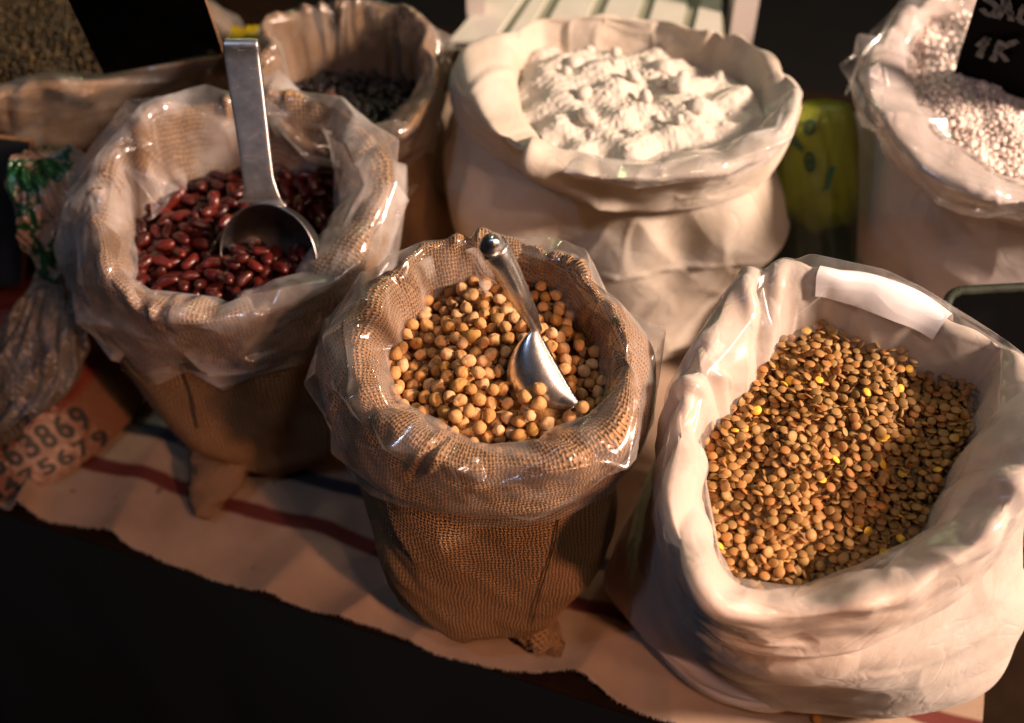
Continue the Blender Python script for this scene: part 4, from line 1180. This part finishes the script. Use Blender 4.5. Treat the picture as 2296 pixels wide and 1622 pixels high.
# ================================================================== TOP LEFT SACK
I = [(x, y, .30) for x, y in [(-330,180),(-200,215),(-100,222),(0,214),(120,195),(250,168),(350,140),(455,118),(430,60),(300,-10),(150,-50),(-50,-55),(-250,-20),(-340,80)]]
K = [(-390,215,.33),(-200,240,.322),(-60,228,.32),(0,220,.32),(90,192,.324),(130,196,.322),(240,178,.322),(320,152,.322),(420,140,.325),(490,128,.33),(545,116,.333),(500,75,.333),(430,-10,.335),(300,-70,.35),(100,-110,.38),(-200,-100,.39),(-400,20,.37)]
O = [(-380,330,.25),(-200,340,.235),(0,332,.225),(100,340,.22),(200,335,.22),(320,300,.225),(430,250,.235),(520,200,.26),(570,140,.29)]
S7 = build_sack('burlap_sack', I, K, O, (-.545, 1.17, .16), seed=61, cuff_amp=.004, cuff_m=9, fill=(.03, -.08))
tag(S7.root, 'wide burlap sack of small brown seeds at the top left', 'sack', 'open sacks of pulses on the stall')
body_parts(S7, BURLAP_F)
liner(S7, FILM_B, 71, n_th=26, ph=.014, drop=0, s1=.8, s0=.02)
def mung_extra(X, Y):
    p = U(230, 120, .32); return .018 * np.exp(-(((X - p[0]) / .09) ** 2 + ((Y - p[1] - .05) / .09) ** 2))
T7 = plane_target(S7, mound=.020, amp=.003, seed=5, extra=mung_extra)
pts, sc = deposit(S7, T7, .0024, .0021, .005, 8200, 57, jit=.15, K=3, cell=.0012)
MM = mat_grain('small_seed_skin', [(0, (.018, .012, .003)), (.5, (.035, .022, .005)), (.9, (.06, .034, .007)), (1, (.14, .08, .014))], .4)
rng = np.random.default_rng(97)
v2, f2 = ICO2; protos = [(v2 * np.array([.0027, .0021, .0021]), f2)]
# keep only the ones the sign does not cover entirely
px_, py_ = proj(pts); k = (px_ > -160) & (py_ > -60); pts, sc = pts[k], sc[k]
place_grains('small_seed', ('tiny olive brown seed', 'the top left sack'), 'seed', 'small seeds in the top left sack', protos, pts, sc, rots(len(pts), rng, 1.), MM, 300, T7, 'small_seeds', 'tiny olive brown seeds filling the top left sack', 98, cam_w=14.)
bed(S7, T7, .005, MM, 'seed_bed', 'deep mass of seeds under the top ones', 'seeds')

pv, pf = lentil(rng, .0046, .0013)
o = mesh_obj('lentil', pv, pf, mat_plain('orange_lentil', (.62, .26, .04), .5)); o.location = tuple(U(1832, 1612, .006)); o.rotation_euler = (.15, .1, 0)
tag(o, 'single orange lentil fallen on the cloth below the front right sack', 'lentil')
# ================================================================== SIGNS
def board(name, corners, thick, face, edge_mat, back=None, rag=.0, seed=1, n=40):
    """corners: 4 world points (bl, br, tr, tl); a thin slab whose long sides are a little ragged"""
    a, b, c, d = [np.asarray(x, float) for x in corners]
    nrm = np.cross(b - a, d - a); nrm /= np.linalg.norm(nrm)
    if nrm @ (CAM - a) < 0: nrm = -nrm
    rg = np.random.default_rng(seed)
    ring_ = []
    for p, q in ((a, b), (b, c), (c, d), (d, a)):
        for t in np.arange(n) / n:
            ring_.append(p * (1 - t) + q * t + ((a + c) / 2 - p * (1 - t) - q * t) * rag * rg.uniform(0, 1) * (t > 0))
    R_ = np.array(ring_); m = len(R_); cen = R_.mean(0)
    V = np.concatenate([R_, R_ - nrm * thick, [cen], [cen - nrm * thick]])
    F1 = [(i, (i + 1) % m, 2 * m) for i in range(m)] + [(m + (i + 1) % m, m + i, 2 * m + 1) for i in range(m)]
    root = empty(name, tuple(a))
    mesh_obj('face_panel', V, F1, face, root, False)
    E = [(i, m + i, m + (i + 1) % m, (i + 1) % m) for i in range(m)]
    mesh_obj('board_edge', V[:2 * m], E, edge_mat, root, False)
    return root, nrm
SL = MB('chalkboard_black'); o_ = SL.obj(); a_, _ = SL.noise(o_, 14, 5, .65); b_, _ = SL.noise(o_, 120, 3, .6)
SL.P(Base_Color=SL.mix(SL.maprange(a_, .5, .8), (.0015, .0015, .0015), (.0050, .0050, .0055)), Roughness=.7, Normal=SL.bump(b_, .3, .0006)); SL.b.inputs['Specular IOR Level'].default_value = .03
SL2 = mat_plain('grey_black_board', (.022, .023, .025), .6, nscale=14, namt=.6, bump=.3)
EDGE = mat_plain('raw_wood_edge', (.36, .17, .08), .8, nscale=120, namt=.5, bump=.6, bdist=.001)
GREENRIM = mat_plain('worn_green_rim', (.016, .021, .009), .6, nscale=90, namt=.8)
CHALK = mat_plain('chalk', (.085, .09, .10), .9, nscale=160, namt=.7)
def ribbon(name, strokes, origin, ux, uy, nrm, width, mat, parent):
    V, F = [], []
    rg = np.random.default_rng(4)
    for st in strokes:
        P_ = np.array(st, float)
        c = crom(np.concatenate([P_, np.zeros((len(P_), 1))], 1)[None], [8] * (len(P_) - 1))[0][:, :2] if len(P_) > 2 else np.array([P_[0] + (P_[1] - P_[0]) * t for t in np.linspace(0, 1, 9)])
        d = np.gradient(c, axis=0); d /= np.linalg.norm(d, axis=1, keepdims=True) + 1e-9; nn = np.stack([-d[:, 1], d[:, 0]], -1)
        b = len(V)
        for i in range(len(c)):
            w_ = width * rg.uniform(.75, 1.1)
            for sg in (-1, 1):
                q = c[i] + nn[i] * w_ * sg; V.append(origin + ux * q[0] + uy * q[1] + nrm * .0008)
        for i in range(len(c) - 1): F.append((b + 2 * i, b + 2 * i + 1, b + 2 * i + 3, b + 2 * i + 2))
    return mesh_obj(name, V, F, mat, parent, False)

# slate in the top left sack (leans back)
bl, br = U(232, 168, .335), U(503, 122, .352)
up_ = np.array([-.05, .34, .94]); up_ /= np.linalg.norm(up_)
tl = U(110, -90, .52); tr = U(418, -120, .54)
r_, n_ = board('black_price_board', (bl, br, tr, tl), .0045, SL.m, EDGE, rag=.004, seed=3)
tag(r_, 'black price board with a worn brown edge stuck in the seeds at the top left', 'price board')
ux = br - bl; ux /= np.linalg.norm(ux); uy = tl - bl; uy -= ux * (uy @ ux); uy /= np.linalg.norm(uy)
wd = np.linalg.norm(br - bl)
hgt = np.linalg.norm(tr - br)
ribbon('painted_border', [[(wd - .008, .0), (wd * .985 - .014, .06), (wd * .93 - .010, .20)], [(wd * .55, .004), (wd * .8, .005), (wd - .006, .006)]], bl, ux, uy, n_, .0032, GREENRIM, r_)
ribbon('chalk_mark', [[(wd * .60, .075), (wd * .62, .07)], [(wd * .72, .045), (wd * .75, .05), (wd * .79, .04)], [(wd * .55, .05), (wd * .56, .03)]], bl, ux, uy, n_, .0022, CHALK, r_)

# slate at the left edge
bl, br = U(-330, 690, .10), U(46, 640, .12)
tr = U(67, 318, .295); tl = U(-330, 270, .295)
r_, n_ = board('black_price_board', (bl, br, tr, tl), .014, SL2, EDGE, rag=.002, seed=8)
tag(r_, 'plain black price board at the left edge beside the knotted bag', 'price board')

# salt sign
bl, br = U(2135, 175, .345), U(2420, 260, .345)
tl, tr = U(2215, -80, .50), U(2520, -40, .50)
r_, n_ = board('black_price_board', (bl, br, tr, tl), .004, SL.m, SL.m, seed=12)
tag(r_, 'black chalk price board reading SAL 1K stuck in the coarse salt', 'price board')
def on_board(px, py, o, n):
    d = ray(px, py); t = ((o - CAM) @ n) / (d @ n); return CAM + d * t
def chalk_px(name, strokes, o, n, width, parent):
    V, F = [], []; rg = np.random.default_rng(9)
    for st in strokes:
        W_ = np.array([on_board(a, b, o, n) for a, b in st])
        c = crom(W_[None], [8] * (len(W_) - 1))[0]
        d = np.gradient(c, axis=0); d /= np.linalg.norm(d, axis=1, keepdims=True) + 1e-9; nn = np.cross(n, d)
        b = len(V)
        for i in range(len(c)):
            w_ = width * rg.uniform(.7, 1.15); V += [c[i] - nn[i] * w_ + n * .0008, c[i] + nn[i] * w_ + n * .0008]
        for i in range(len(c) - 1): F.append((b + 2 * i, b + 2 * i + 1, b + 2 * i + 3, b + 2 * i + 2))
    return mesh_obj(name, V, F, mat=CHALK, parent=parent, smooth=False)
# letters: S A L over 1 K
fx = lambda x: (3500 + x * 596 / 1933) * .56055
fy = lambda y: (y * 500 / 1622) * .56055
def LP(*p): return [(fx(a), fy(b)) for a, b in p]
chalk_px('chalk_letter', [LP((1560,-150),(1450,-110),(1440,-20),(1540,40),(1580,110),(1530,180),(1450,175),(1385,100))], bl, n_, .0036, r_)
chalk_px('chalk_letter', [LP((1590,240),(1640,120),(1700,-40),(1710,-80)), LP((1710,-80),(1740,80),(1770,270)), LP((1650,120),(1800,165))], bl, n_, .0034, r_)
chalk_px('chalk_letter', [LP((1950,60),(1900,160),(1860,255)), LP((1860,260),(1940,290),(2080,320))], bl, n_, .0030, r_)
chalk_px('chalk_letter', [LP((1330,600),(1480,480)), LP((1480,480),(1410,600),(1350,740))], bl, n_, .0032, r_)
chalk_px('chalk_letter', [LP((1640,520),(1590,640),(1525,790)), LP((1860,525),(1740,570),(1590,650)), LP((1600,660),(1660,720),(1720,790))], bl, n_, .0032, r_)

# dark slate with a rounded corner at the right edge
def rounded_slate():
    n = 16
    tlp = U(2118, 690, .30)
    # plane: faces the camera side, leaning back
    o = U(2140, 700, .27); nn = np.array([-.12, -.72, .68]); nn /= np.linalg.norm(nn)
    px = [(2118, 830)] + [(2120, 700)] + [(2124, 676), (2132, 662), (2146, 654), (2165, 651)] + [(2296, 643), (2420, 640), (2440, 660), (2440, 960), (2118, 900)]
    W_ = np.array([on_board(a, b, o, nn) for a, b in px]); m = len(W_)
    root = empty('black_slate', tuple(W_[-1]))
    cen = W_.mean(0)
    V = np.concatenate([W_ , W_ - nn * .008]); F = [tuple(range(m)), tuple(range(2 * m - 1, m - 1, -1))] + [(i, m + i, m + (i + 1) % m, (i + 1) % m) for i in range(m)]
    mesh_obj('face_panel', V, F, SL.m, root, False)
    # raised rim along the top
    rim = [(2119, 840), (2121, 700), (2125, 677), (2133, 663), (2147, 655), (2166, 652), (2296, 645), (2420, 641)]
    Wr = np.array([on_board(a, b, o, nn) for a, b in rim]); c = crom(Wr[None], [6] * (len(Wr) - 1))[0]
    d = np.gradient(c, axis=0); d /= np.linalg.norm(d, axis=1, keepdims=True); sd = np.cross(nn, d)
    a = np.arange(12) / 12 * 2 * PI
    Pr = c[None] + sd[None] * (np.cos(a) * .0045)[:, None, None] + nn * (np.sin(a) * .0035)[:, None, None]
    grid_obj('rim', Pr, GREENRIM, root)
    tag(root, 'black slate with a rounded corner and worn greenish rim at the right edge', 'slate')
rounded_slate()

# ================================================================== KNOTTED BAG WITH GREEN PRINT
def blob_bag(name, secs, mat, seed, nth=200, crumk=.003, roundk=1.0, parent=None, depthk=.75):
    """secs: (px_left, px_right, py, z, ) horizontal spans from top to bottom; round-ish in depth"""
    rg = np.random.default_rng(seed); R = []
    for l, r, y, z in secs:
        a, b = U(l, y, z), U(r, y, z); c = (a + b) / 2; w_ = np.linalg.norm(b - a) / 2; R.append((c[0], c[1], c[2], w_))
    R = np.array(R); c1 = crom(R[None, :, :3], [12] * (len(R) - 1))[0]; w1_ = np.interp(np.linspace(0, len(R) - 1, len(c1)), range(len(R)), R[:, 3])
    # smooth widths
    k = np.array([1, 2, 3, 2, 1]) / 9; w1_ = np.convolve(np.pad(w1_, 2, 'edge'), k, 'valid')
    a = np.arange(nth) / nth * 2 * PI; ns = len(c1); s_ = np.linspace(0, 1, ns)
    A_, Sg = a[:, None], s_[None]
    P = np.stack([c1[None, :, 0] + w1_[None] * np.cos(A_), c1[None, :, 1] + w1_[None] * depthk * np.sin(A_), c1[None, :, 2] + 0 * A_], -1)
    nn = normals(P); cc = c1[None]; nn *= np.sign(((P - cc) * nn).sum())
    h = crumple(A_, Sg, rg, (3, 20), 30, 6) * crumk + fnoise(A_, Sg * 4, rng, 6, 5, 6) * crumk * .8
    return P + nn * h[..., None], c1, w1_
GP = MB('printed_bag_film'); o_ = GP.obj(); 
n1, _ = GP.noise(o_, 22, 3, .55, .4); n2, _ = GP.noise(o_, 160, 3, .6)
sxyz = GP.node('ShaderNodeSeparateXYZ'); GP.l.new(o_, sxyz.inputs[0])
msk = GP.math('MULTIPLY', GP.maprange(n1, .50, .53), GP.math('MULTIPLY', GP.maprange(sxyz.outputs[2], -.10, -.03), GP.maprange(n2, .22, .32)))
colr = GP.mix(GP.maprange(GP.noise(o_, 9, 2)[0], .4, .7), (.36, .22, .15), (.26, .25, .21))
colr = GP.mix(msk, colr, (.012, .07, .022))
nbm = GP.bump(GP.voro(o_, 90, 'DISTANCE_TO_EDGE'), .7, .004)
GP.P(Base_Color=colr, Roughness=.22, Normal=GP.bump(n2, .4, .002, nbm))
GP.b.inputs['Specular IOR Level'].default_value = .7
secs = [(40, 150, 352, .30), (25, 198, 375, .295), (25, 215, 430, .275), (40, 215, 490, .25), (62, 205, 545, .225), (84, 185, 590, .205), (92, 175, 612, .195)]
root = empty('knotted_bag', tuple(U(100, 800, .10)))
Pb, *_ = blob_bag('x', secs, None, 3, crumk=.004)
Pb = np.concatenate([np.broadcast_to(Pb[:, :1].mean(0, keepdims=True), (200, 1, 3)), Pb], 1)
tp = grid_obj('gathered_top', Pb, GP.m, root)
CB = MB('cloudy_bag_film'); o_ = CB.obj(); n1, _ = CB.noise(o_, 16, 4, .6); n2, _ = CB.noise(o_, 190, 3, .6); n3, _ = CB.noise(o_, 40, 2)
cc_ = CB.mix(CB.maprange(n1, .35, .7), (.10, .075, .055), (.19, .17, .14))
cc_ = CB.mix(CB.math('MULTIPLY', CB.maprange(n3, .62, .66), .7), cc_, (.02, .03, .06))
nbm = CB.bump(CB.voro(o_, 120, 'DISTANCE_TO_EDGE'), .8, .004)
CB.P(Base_Color=cc_, Roughness=.2, Normal=CB.bump(n2, .6, .003, nbm)); CB.b.inputs['Specular IOR Level'].default_value = .8
secs = [(92, 178, 612, .195), (60, 190, 650, .185), (10, 200, 720, .165), (-40, 195, 790, .14), (-90, 160, 860, .115), (-150, 90, 920, .095), (-190, 20, 965, .08)]
Pb, *_ = blob_bag('x', secs, None, 5, crumk=.0035, depthk=.6)
Pb = np.concatenate([Pb, np.broadcast_to(Pb[:, -1:].mean(0, keepdims=True), (200, 1, 3))], 1)
grid_obj('bag_body', Pb, CB.m, root)
# tie
tc = U(134, 603, .200); a = np.arange(60) / 60 * 2 * PI; bq = np.arange(10) / 10 * 2 * PI
wR = np.linalg.norm(U(92, 603, .2) - U(178, 603, .2)) / 2
A_, B_ = np.meshgrid(a, bq, indexing='ij')
Pt = np.stack([tc[0] + (wR * 1.02 + .002 * np.cos(B_)) * np.cos(A_), tc[1] + (wR * .72 + .002 * np.cos(B_)) * np.sin(A_), tc[2] + .002 * np.sin(B_) + .002 * np.sin(A_ * 2)], -1)
Pt = np.concatenate([Pt, Pt[:, :1]], 1)
grid_obj('tie_band', Pt, mat_plain('blue_tie', (.02, .06, .12), .4), root)
tag(root, 'crinkled clear plastic bag with green print, tied at its neck, at the left edge', 'plastic bag')

# ================================================================== RED WOVEN BAG WITH NUMBERS
RB = MB('red_woven_bag'); o_ = RB.obj(); sxyz = RB.node('ShaderNodeSeparateXYZ'); RB.l.new(o_, sxyz.inputs[0])
n1, _ = RB.noise(o_, 8, 3, .5); n2, _ = RB.noise(o_, 200, 3, .6); n3, _ = RB.noise(o_, 20, 3)
cR = RB.mix(RB.maprange(sxyz.outputs[2], .055, .062), (.21, .10, .06), (.22, .028, .016))
cR = RB.mix(RB.math('MULTIPLY', RB.maprange(n1, .45, .7), .5), cR, (.15, .045, .025))
nbm = RB.bump(RB.voro(o_, 85, 'DISTANCE_TO_EDGE'), .3, .003)
RB.P(Base_Color=cR, Roughness=.28, Normal=RB.bump(n2, .5, .002, nbm)); RB.b.inputs['Specular IOR Level'].default_value = .6
# a lying bag: height field over a pointed oval, edge facing the viewer
corner = [(-260, 1190), (-60, 1145), (60, 1120), (150, 1075), (235, 1015), (300, 950), (345, 880), (360, 800), (300, 720), (180, 640), (-40, 640), (-260, 760)]
cw = np.array([U(a, b, 0) for a, b in corner]); cen = np.array([U(40, 880, 0)])[0]
tha = np.arctan2(cw[:, 1] - cen[1], cw[:, 0] - cen[0]) % (2 * PI); rra = np.hypot(*(cw - cen)[:, :2].T); od = np.argsort(tha)
rB = smooth(np.interp(TH, tha[od], rra[od], period=2 * PI), 8)
rng = np.random.default_rng(17)
HB = .10
def redh(q, th):
    return HB * (1 - q ** 2.2) ** .9 + 0 * th
qs = np.linspace(1, 0, 90)
P = np.empty((NT, 90, 3))
for j, q in enumerate(qs):
    r = rB * q; P[:, j] = np.stack([cen[0] + r * np.cos(TH), cen[1] + r * np.sin(TH), .009 + redh(q, TH)], -1)
nn = normals(P); nn *= np.sign(nn[..., 2].sum())
hb = fnoise(TH[:, None], qs[None] * 5, rng, 7, 4, 8) * .003 * (1 - qs[None] ** 3) + crumple(TH[:, None], qs[None], rng, (4, 22), 22, 5) * .0022 * np.clip((.85 - qs[None]) * 3, 0, 1)
P = P + nn * hb[..., None]
rootR = empty('red_plastic_bag', tuple(cen))
grid_obj('bag_body', P, RB.m, rootR)
tag(rootR, 'red and tan plastic bag printed with black numbers, lying at the left edge', 'plastic bag')
INK = mat_plain('black_ink', (.008, .008, .009), .5)
def surf_hit(px, py):
    """where the line of sight meets the lying bag"""
    d = ray(px, py)
    z = .02
    for _ in range(60):
        p = CAM + d * ((z - CAMZ) / d[2])
        t_ = math.atan2(p[1] - cen[1], p[0] - cen[0]) % (2 * PI); q = min(1, math.hypot(p[0] - cen[0], p[1] - cen[1]) / rB[int(t_ / (2 * PI) * NT) % NT])
        jz = np.interp(q, qs[::-1], P[int(t_ / (2 * PI) * NT) % NT, ::-1, 2]); z = z * .6 + jz * .4
    return CAM + d * ((z - CAMZ) / d[2])
def text_mesh(txt, bold=.0):
    cu = bpy.data.curves.new('t', 'FONT'); cu.body = txt; cu.size = 1.0; cu.offset = bold; cu.resolution_u = 4
    to = bpy.data.objects.new('t', cu); COL.objects.link(to)
    bpy.context.view_layer.update()
    me = bpy.data.meshes.new_from_object(to.evaluated_get(bpy.context.evaluated_depsgraph_get()))
    import bmesh
    bm = bmesh.new(); bm.from_mesh(me); bmesh.ops.triangulate(bm, faces=bm.faces[:])
    bmesh.ops.subdivide_edges(bm, edges=[e for e in bm.edges if e.calc_length() > .12], cuts=2); bmesh.ops.triangulate(bm, faces=bm.faces[:])
    V = np.array([v.co[:] for v in bm.verts]); F = [tuple(v.index for v in f.verts) for f in bm.faces]; bm.free()
    bpy.data.objects.remove(to); bpy.data.curves.remove(cu); bpy.data.meshes.remove(me)
    return V, F
def digits(txt, p0, p1, hpx, nm):
    """each character a printed mark along p0->p1 on the bag"""
    p0, p1 = np.array(p0, float), np.array(p1, float); n = len(txt); dv_ = (p1 - p0) / n
    e = (p1 - p0) / np.linalg.norm(p1 - p0); g = np.array([e[1], -e[0]])
    for i, ch in enumerate(txt):
        V, F = text_mesh(ch, .035); w_ = V[:, 0].max() - V[:, 0].min()
        V[:, 0] = (V[:, 0] - V[:, 0].min()) / w_ * .80
        o = p0 + dv_ * i
        W_ = []
        for vx, vy in V[:, :2]:
            q = o + dv_ * vx + g * (vy / .72) * hpx + e * (-.30 * vy * hpx * 1.0)
            h = surf_hit(*q); W_.append(h + np.array([0, -.4, .9]) * .0012)
        mesh_obj(nm, np.array(W_), F, INK, rootR, False)
digits('4863869', (-48, 1090), (222, 948), 58, 'printed_digit')
digits('1475679', (-20, 1132), (262, 985), 36, 'printed_digit')

# ================================================================== GREEN AND YELLOW BAG BETWEEN THE WHITE SACKS
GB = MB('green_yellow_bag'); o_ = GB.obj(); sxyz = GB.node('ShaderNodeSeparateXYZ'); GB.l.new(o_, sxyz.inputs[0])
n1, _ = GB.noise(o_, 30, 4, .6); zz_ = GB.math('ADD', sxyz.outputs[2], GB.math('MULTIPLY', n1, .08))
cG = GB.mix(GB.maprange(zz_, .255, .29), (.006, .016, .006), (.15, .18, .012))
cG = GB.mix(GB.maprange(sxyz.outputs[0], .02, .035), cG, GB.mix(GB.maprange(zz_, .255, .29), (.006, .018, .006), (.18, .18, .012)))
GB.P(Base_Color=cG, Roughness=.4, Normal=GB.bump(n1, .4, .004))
secs = [(1790, 1905, 236, .33), (1760, 1918, 262, .32), (1745, 1925, 330, .29), (1735, 1925, 440, .24), (1728, 1920, 560, .18), (1725, 1910, 680, .12), (1725, 1900, 800, .06), (1730, 1890, 930, .0)]
rootG = empty('snack_bag', tuple(U(1820, 930, 0)))
Pg, *_ = blob_bag('x', secs, None, 6, crumk=.0004, depthk=.45)
Pg = np.concatenate([np.broadcast_to(Pg[:, :1].mean(0, keepdims=True), (200, 1, 3)), Pg, np.broadcast_to(Pg[:, -1:].mean(0, keepdims=True), (200, 1, 3))], 1)
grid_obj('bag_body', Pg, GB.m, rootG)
DG = mat_plain('dark_green_print', (.010, .045, .016), .5)
def hit_grid(px, py, G):
    """nearest camera-facing point of a grid surface on the line of sight"""
    d = ray(px, py); d = d / np.linalg.norm(d); Q = G.reshape(-1, 3) - CAM; t = Q @ d; lat = ((Q - t[:, None] * d) ** 2).sum(1)
    k = np.where(lat < .006 ** 2)[0]
    if len(k) == 0: k = np.argsort(lat)[:4]
    return CAM + d * (t[k].min() - .0025)
def blot(name, cx_, cy_, rx, ry, rot, G, mat, parent, hole=0):
    m = 28; V = []; a = np.arange(m) / m * 2 * PI
    for rr in ((1.0, hole) if hole else (1.0,)):
        for q in a:
            x, y = rx * rr * math.cos(q), ry * rr * math.sin(q); V.append(hit_grid(cx_ + x * math.cos(rot) - y * math.sin(rot), cy_ + x * math.sin(rot) + y * math.cos(rot), G))
    if hole: F = [(i, (i + 1) % m, m + (i + 1) % m, m + i) for i in range(m)]
    else: F = [tuple(range(m))]
    return mesh_obj(name, V, F, mat, parent, False)
blot('printed_emblem', 1815, 286, 15, 19, .2, Pg, DG, rootG, .45)
blot('printed_emblem', 1816, 364, 13, 24, -.1, Pg, DG, rootG, .55)
blot('printed_emblem', 1816, 364, 7, 9, -.1, Pg, DG, rootG)
def quad(name, pts_, G, mat, parent): return mesh_obj(name, [hit_grid(a, b, G) for a, b in pts_], [tuple(range(len(pts_)))], mat, parent, False)
quad('printed_bar', [(1770, 305), (1776, 300), (1802, 330), (1798, 342), (1770, 318)], Pg, DG, rootG)
quad('printed_stripe', [(1862, 375), (1874, 372), (1858, 425), (1846, 430)], Pg, mat_plain('teal_print', (.008, .09, .06), .5), rootG)
tag(rootG, 'green and yellow printed bag standing in the gap between the two back cotton sacks', 'bag')

# pale cloth sack behind the gap
secs = [(1840, 1960, 500, .12), (1825, 1990, 600, .09), (1820, 2010, 700, .05), (1820, 2010, 800, .01)]
Pg2, *_ = blob_bag('x', secs, None, 8, crumk=.003, depthk=.6)
Pg2 = np.concatenate([np.broadcast_to(Pg2[:, :1].mean(0, keepdims=True), (200, 1, 3)), Pg2], 1)
o = grid_obj('cloth_bundle', Pg2, CANVAS3, None)
tag(o, 'grey cloth bundle in shadow at the foot of the salt sack', 'cloth bundle')

# ================================================================== STRIPED BOX AT THE BACK, YELLOW BAG
WH = mat_plain('white_painted_board', (.62, .60, .52), .5, nscale=20, namt=.06)
GR = mat_plain('grey_green_slat_gap', (.26, .27, .20), .6)
rootB = empty('white_crate', tuple(U(1400, 60, .36)))
zt = .30
def quadw(name, pts_, z, mat, parent, th=.006):
    T_ = [U(a, b, z) for a, b in pts_]; V = T_ + [p - np.array([0, 0, th]) for p in T_]
    F = [(0, 1, 2, 3), (7, 6, 5, 4), (0, 4, 5, 1), (1, 5, 6, 2), (2, 6, 7, 3), (3, 7, 4, 0)]
    return mesh_obj(name, V, F, mat, parent, False)
quadw('lid_panel', [(1000, 90), (1625, 90), (1612, -60), (1180, -60)], zt, GR, rootB, .012)
def sx_at(x0, sl, y): return x0 - sl * y
lines = [(1110, .95), (1180, .70), (1214, .60), (1252, .54), (1325, .47), (1364, .46), (1435, .36), (1468, .33), (1535, .29), (1571, .27)]
for (xa, sa_), (xb, sb_) in (((1085, .85), (1168, .72)), ((1190, .66), (1224, .60)), ((1255, .55), (1334, .50)), ((1366, .45), (1440, .38)), ((1470, .33), (1543, .28)), ((1572, .25), (1618, .02))):
    y0, y1 = -60, 90
    quadw('slat', [(xa - sa_ * y1, y1), (xb - sb_ * y1, y1), (xb - sb_ * y0, y0), (xa - sa_ * y0, y0)], zt + .004, WH, rootB, .004)
tag(rootB, 'white striped slatted crate lid behind the large cream sack', 'crate')
for (l, r) in ((1046, 1088), (1648, 1702)):
    a = U(l, 60, .30); b_ = U(r, 60, .30)
    V = []
    for z in (.0, .55):
        for (p, dy) in ((a, 0), (b_, 0), (b_, .03), (a, .03)):
            V.append((p[0], p[1] + dy + .02, z))
    F = [(0, 3, 2, 1), (4, 5, 6, 7), (0, 1, 5, 4), (1, 2, 6, 5), (2, 3, 7, 6), (3, 0, 4, 7)]
    mesh_obj('frame_post', V, F, mat_plain('white_post', (.55, .48, .44), .5), rootB, False)
YB = mat_plain('yellow_plastic', (.75, .50, .01), .4, nscale=30)
secs = [(505, 600, 72, .32), (485, 625, 90, .30), (490, 640, 130, .27), (500, 640, 200, .2)]
Py, *_ = blob_bag('x', secs, None, 9, crumk=.002, depthk=.6)
Py = np.concatenate([np.broadcast_to(Py[:, :1].mean(0, keepdims=True), (200, 1, 3)), Py], 1)
o = grid_obj('yellow_bag', Py, YB, None); tag(o, 'bright yellow bag mostly hidden behind the two back burlap sacks', 'bag')
# small dark peg standing in the black beans
a = U(893, 165, .325); pts_c = np.array([a + np.array([0, .0, 0]), a + np.array([0, .012, .035])])
an = np.arange(12) / 12 * 2 * PI
P = np.stack([pts_c[j] + np.stack([np.cos(an) * .0035, np.sin(an) * .003, 0 * an], -1) for j in (0, 1)], 1)
P = np.concatenate([P, np.broadcast_to(pts_c[1], (12, 1, 3))], 1)
o = grid_obj('dark_peg', P, mat_plain('dark_peg_material', (.03, .018, .012), .6)); tag(o, 'small dark peg clipped to the back rim of the black bean sack', 'peg')
